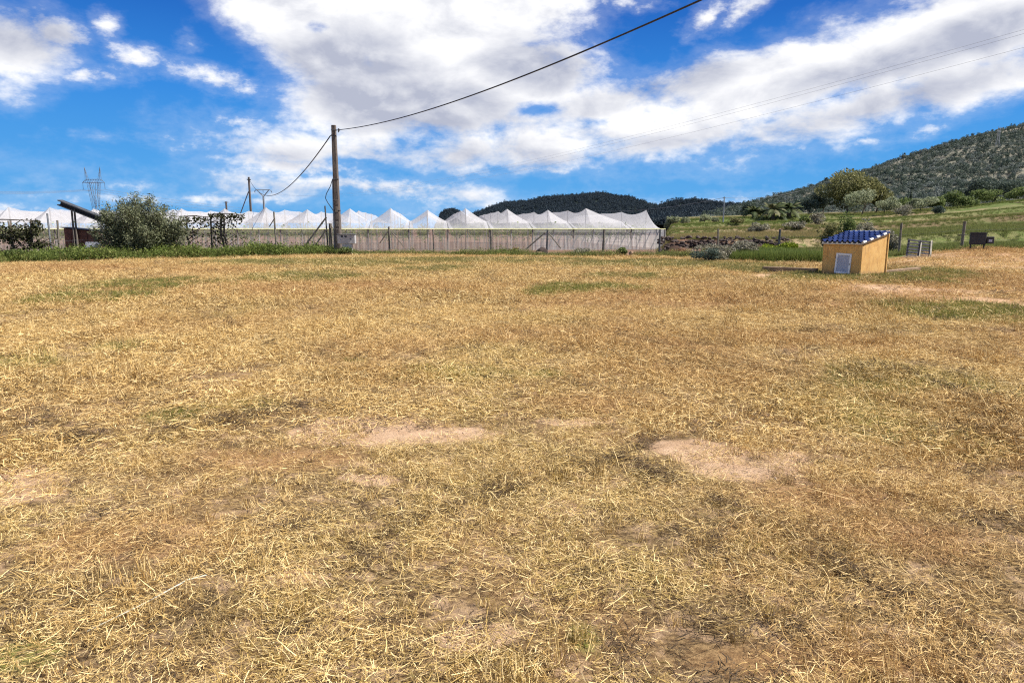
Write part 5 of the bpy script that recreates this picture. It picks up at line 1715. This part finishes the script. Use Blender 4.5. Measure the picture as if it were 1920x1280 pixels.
for k in range(11):
    u = k/10
    prof.append((u*tw, .004 + (.062*math.sin(math.pi*min(u/.62, 1)) if u < .62 else -.010*math.sin(math.pi*(u-.62)/.38))))
tm = MB()
vs = []
for yy, dz in ((0, .052), (tl*1.10, .012)):
    for th_ in (0, .014):
        vs += [rp(0, 0, 0) and (x, yy, z+dz+th_) for x, z in prof]
n_ = len(prof)
fs = []
for i in range(n_-1):
    fs.append((n_+i, n_+i+1, 3*n_+i+1, 3*n_+i))
    fs.append((i+1, i, 2*n_+i, 2*n_+i+1))
    fs.append((i, i+1, n_+i+1, n_+i))
    fs.append((2*n_+i+1, 2*n_+i, 3*n_+i, 3*n_+i+1))
fs += [(0, n_, 3*n_, 2*n_), (n_-1, 2*n_+n_-1, 3*n_+n_-1, n_+n_-1)]
tm.add(vs, fs)
tme = tm.mesh('roof_tile', M_tile)
for ir in range(NR):
    for ic in range(NC):
        o = link('roof_tile', tme, roof)
        o.location = rp(-hw-.03+ic*tw+.002, ir*tl - .03, .032)
        o.rotation_euler = (slope + random.uniform(-.012, .012), random.uniform(-.01, .01), random.uniform(-.012, .012))
for k in range(8):
    mb = MB(); q = (k+.5)/8*Lr
    pts = [rp(hw+.035, k/8*Lr+.005, .065), rp(hw+.035, (k+1)/8*Lr-.005, .062)]
    mb.tube(pts, [.045, .038], 8); mb.build('verge_mortar', M_mortar if k % 2 == 0 else M_tile, roof)
mb = MB(); mb.tube([rp(-hw-.03, Lr+.02, .07), rp(hw+.03, Lr+.02, .07)], .05, 8); mb.build('ridge_strip', M_mortar, roof)
for k in range(8):
    mb = MB(); x0 = -hw+k*wS/8
    mb.tube([rp(x0+.03, -.015, .055), rp(x0+.03, .03, .055)], .03, 8); mb.build('eave_mortar', M_mortar, roof)
mb = MB(); mb.box((hw-.045, hd+.03, ZB/2+.06), (.16, .06, ZB+.16), bev=.01); mb.build('corner_pier', M_yellow, shed)
# hatch: white frame round a grey louvred panel
dx0, dx1, dz0, dz1 = -hw+.36*wS, -hw+.75*wS, .10, .76
door = empty('hatch', ((dx0+dx1)/2, -hd-.02, (dz0+dz1)/2)); door.parent = shed
door.rotation_euler = (R(-2), R(2.2), 0)
dw, dh = dx1-dx0, dz1-dz0
for nm, c, s_ in (('frame_bar', (-dw/2+.03, 0, 0), (.06, .05, dh)), ('frame_bar', (dw/2-.03, 0, 0), (.06, .05, dh)), ('frame_bar', (0, .0, dh/2-.03), (dw-.124, .048, .06)), ('frame_bar', (0, 0, -dh/2+.03), (dw-.124, .048, .06))):
    mb = MB(); mb.box(c, s_, bev=.006); mb.build(nm, M_white, door)
mb = MB(); mb.box((0, .012, 0), (dw-.12, .015, dh-.12)); mb.build('panel', M_louvre, door)
for k in range(9):
    mb = MB(); mb.box((0, .002, -dh/2+.085+k*(dh-.17)/8), (dw-.13, .010, .035), tilt=(R(7), 0)); mb.build('slat', M_louvre, door)
for zq in (-dh*.3, dh*.3):
    mb = MB(); mb.tube([(-dw/2-.012, -.01, zq-.035), (-dw/2-.012, -.01, zq+.035)], .012, 6); mb.build('hinge', M_steel, door)
mb = MB(); mb.tube([(dw/2-.03, -.03, -.03), (dw/2-.03, -.045, 0), (dw/2-.03, -.03, .03)], .007, 5); mb.build('handle', M_steel, door)
mb = MB(); mb.box((0, -hd-.10, .03), (wS*.72, .16, .07), bev=.015); mb.build('door_step', M_darkstone, shed)

# sleepers lying on either side
def sleeper(label, pxa, pya, pxb, pyb, hgt, wid):
    a, b = onground(pxa, pya), onground(pxb, pyb)
    a[2] = hz(a[0], a[1]); b[2] = hz(b[0], b[1])
    c = (a+b)/2; L = np.linalg.norm(b-a)
    o = tag(empty('timber_sleeper', tuple(c), math.atan2(b[1]-a[1], b[0]-a[0])), label, 'timber')
    mb = MB(); mb.box((0, 0, hgt/2+.02), (L, wid, hgt), bev=.012, tilt=(0, -math.atan2(b[2]-a[2], L))); mb.build('timber', M_sleeper, o)
    for s in (-.4, .1, .42):
        mb = MB(); mb.box((L*s, .01, .02), (.12, wid*1.3, .08), bev=.01); mb.build('block', M_darkstone, o)
sleeper('long weathered timber lying left of the pump house', 1431, 509, 1532, 514, .17, .18)
sleeper('brown timber lying right of the pump house', 1652, 518, 1722, 514, .15, .16)
st = onground(1675, 519)
o = link('flat_stone', rocks[2].copy()); o.data.materials[0] = M_mortar; o.location = (st[0], st[1], hz(st[0], st[1])+.03); o.scale = (.5, .3, .14); tag(o, 'flat pale stone by the right-hand timber', 'stone')

# leaning pallet
def pallet():
    Y = 31.8
    g = foot(1725, Y)
    root = tag(empty('pallet', tuple(g), R(-24)), 'grey wooden pallet leaning back on the grass', 'pallet')
    W_, Hh = 1.0, .88
    tl_ = R(-28)
    frame = empty('panel', (0, 0, .02)); frame.parent = root; frame.rotation_euler = (tl_, R(6), 0)
    for x in (-.46, .0, .46):
        mb = MB(); mb.box((x, .0, Hh/2), (.09, .09, Hh), bev=.006); mb.build('stringer', M_greywood, frame)
    for k in range(6):
        for x in (-.23, .23):
            mb = MB(); mb.box((x, -.06 if True else 0, .06+k*(Hh-.12)/5), (.44, .022, .085), bev=.004, tilt=(0, R(random.uniform(-1.5, 1.5)))); mb.build('slat', M_greywood, frame)
    mb = MB(); mb.box((.47, -.085, Hh/2), (.06, .02, Hh+.06), tilt=(0, R(-3))); mb.build('edge_board', M_palewood, frame)
    mb = MB(); mb.box((.05, -.085, Hh/2-.05), (.05, .02, Hh*.8)); mb.build('edge_board', M_palewood, frame)
    mb = MB(); mb.box((-.35, -.34, .07), (.62, .10, .035), rz=R(-22)); pl = mb.build('foot_board', M_palewood, root)
    mb = MB(); mb.box((.28, -.22, .06), (.6, .09, .035), rz=R(8)); mb.build('foot_board', M_palewood, root)
pallet()

# sooty barbecue drum on legs at the right
def cooker():
    Y = 33.6
    g = foot(1838, Y)
    root = tag(empty('barbecue', tuple(g), R(-30)), 'black sooty metal barbecue on short legs beside the fence post', 'barbecue')
    zt_ = at(1838, 436, Y)[2]-g[2]
    zt_ = max(zt_, .7); k = zt_/.72
    mb = MB(); mb.box((-.08, 0, .47*k), (.66, .5, .46*k), bev=.03); mb.build('firebox', M_black, root)
    mb = MB(); mb.box((-.08, 0, .715*k), (.72, .56, .03), bev=.008); mb.build('lid', M_black, root)
    mb = MB(); mb.box((.42, -.02, .42*k), (.30, .36, .28*k), bev=.02); mb.build('side_box', M_black, root)
    mb = MB(); mb.box((.42, -.205, .40*k), (.14, .012, .10*k)); mb.build('vent', M_louvre, root)
    mb = MB(); mb.tube([(-.40, 0, .60*k), (-.62, .02, .62*k), (-.92, .05, .64*k)], .018, 6); mb.build('handle', M_steel, root)
    for x, y in ((-.36, -.2), (.2, -.2), (-.36, .2), (.2, .2)):
        mb = MB(); mb.tube([(x, y, -.1), (x*.96, y, .26*k)], .022, 6); mb.build('leg', M_black, root)
cooker()
# small plants and a stalk lying in the hay
gst = [onground(165, 1200), onground(272, 1140), onground(352, 1098), onground(388, 1088)]
mb = MB(); g0 = gst[1]
mb.tube([tuple(np.array([p[0]-g0[0], p[1]-g0[1], hz(p[0], p[1])+.028-hz(g0[0], g0[1])])) for p in gst], [.002, .003, .0036, .003], 6)
o = mb.build('dry_stalk', M_palewood, None, True); o.location = (g0[0], g0[1], hz(g0[0], g0[1])); tag(o, 'long pale dry stalk lying across the hay at lower left', 'stalk')
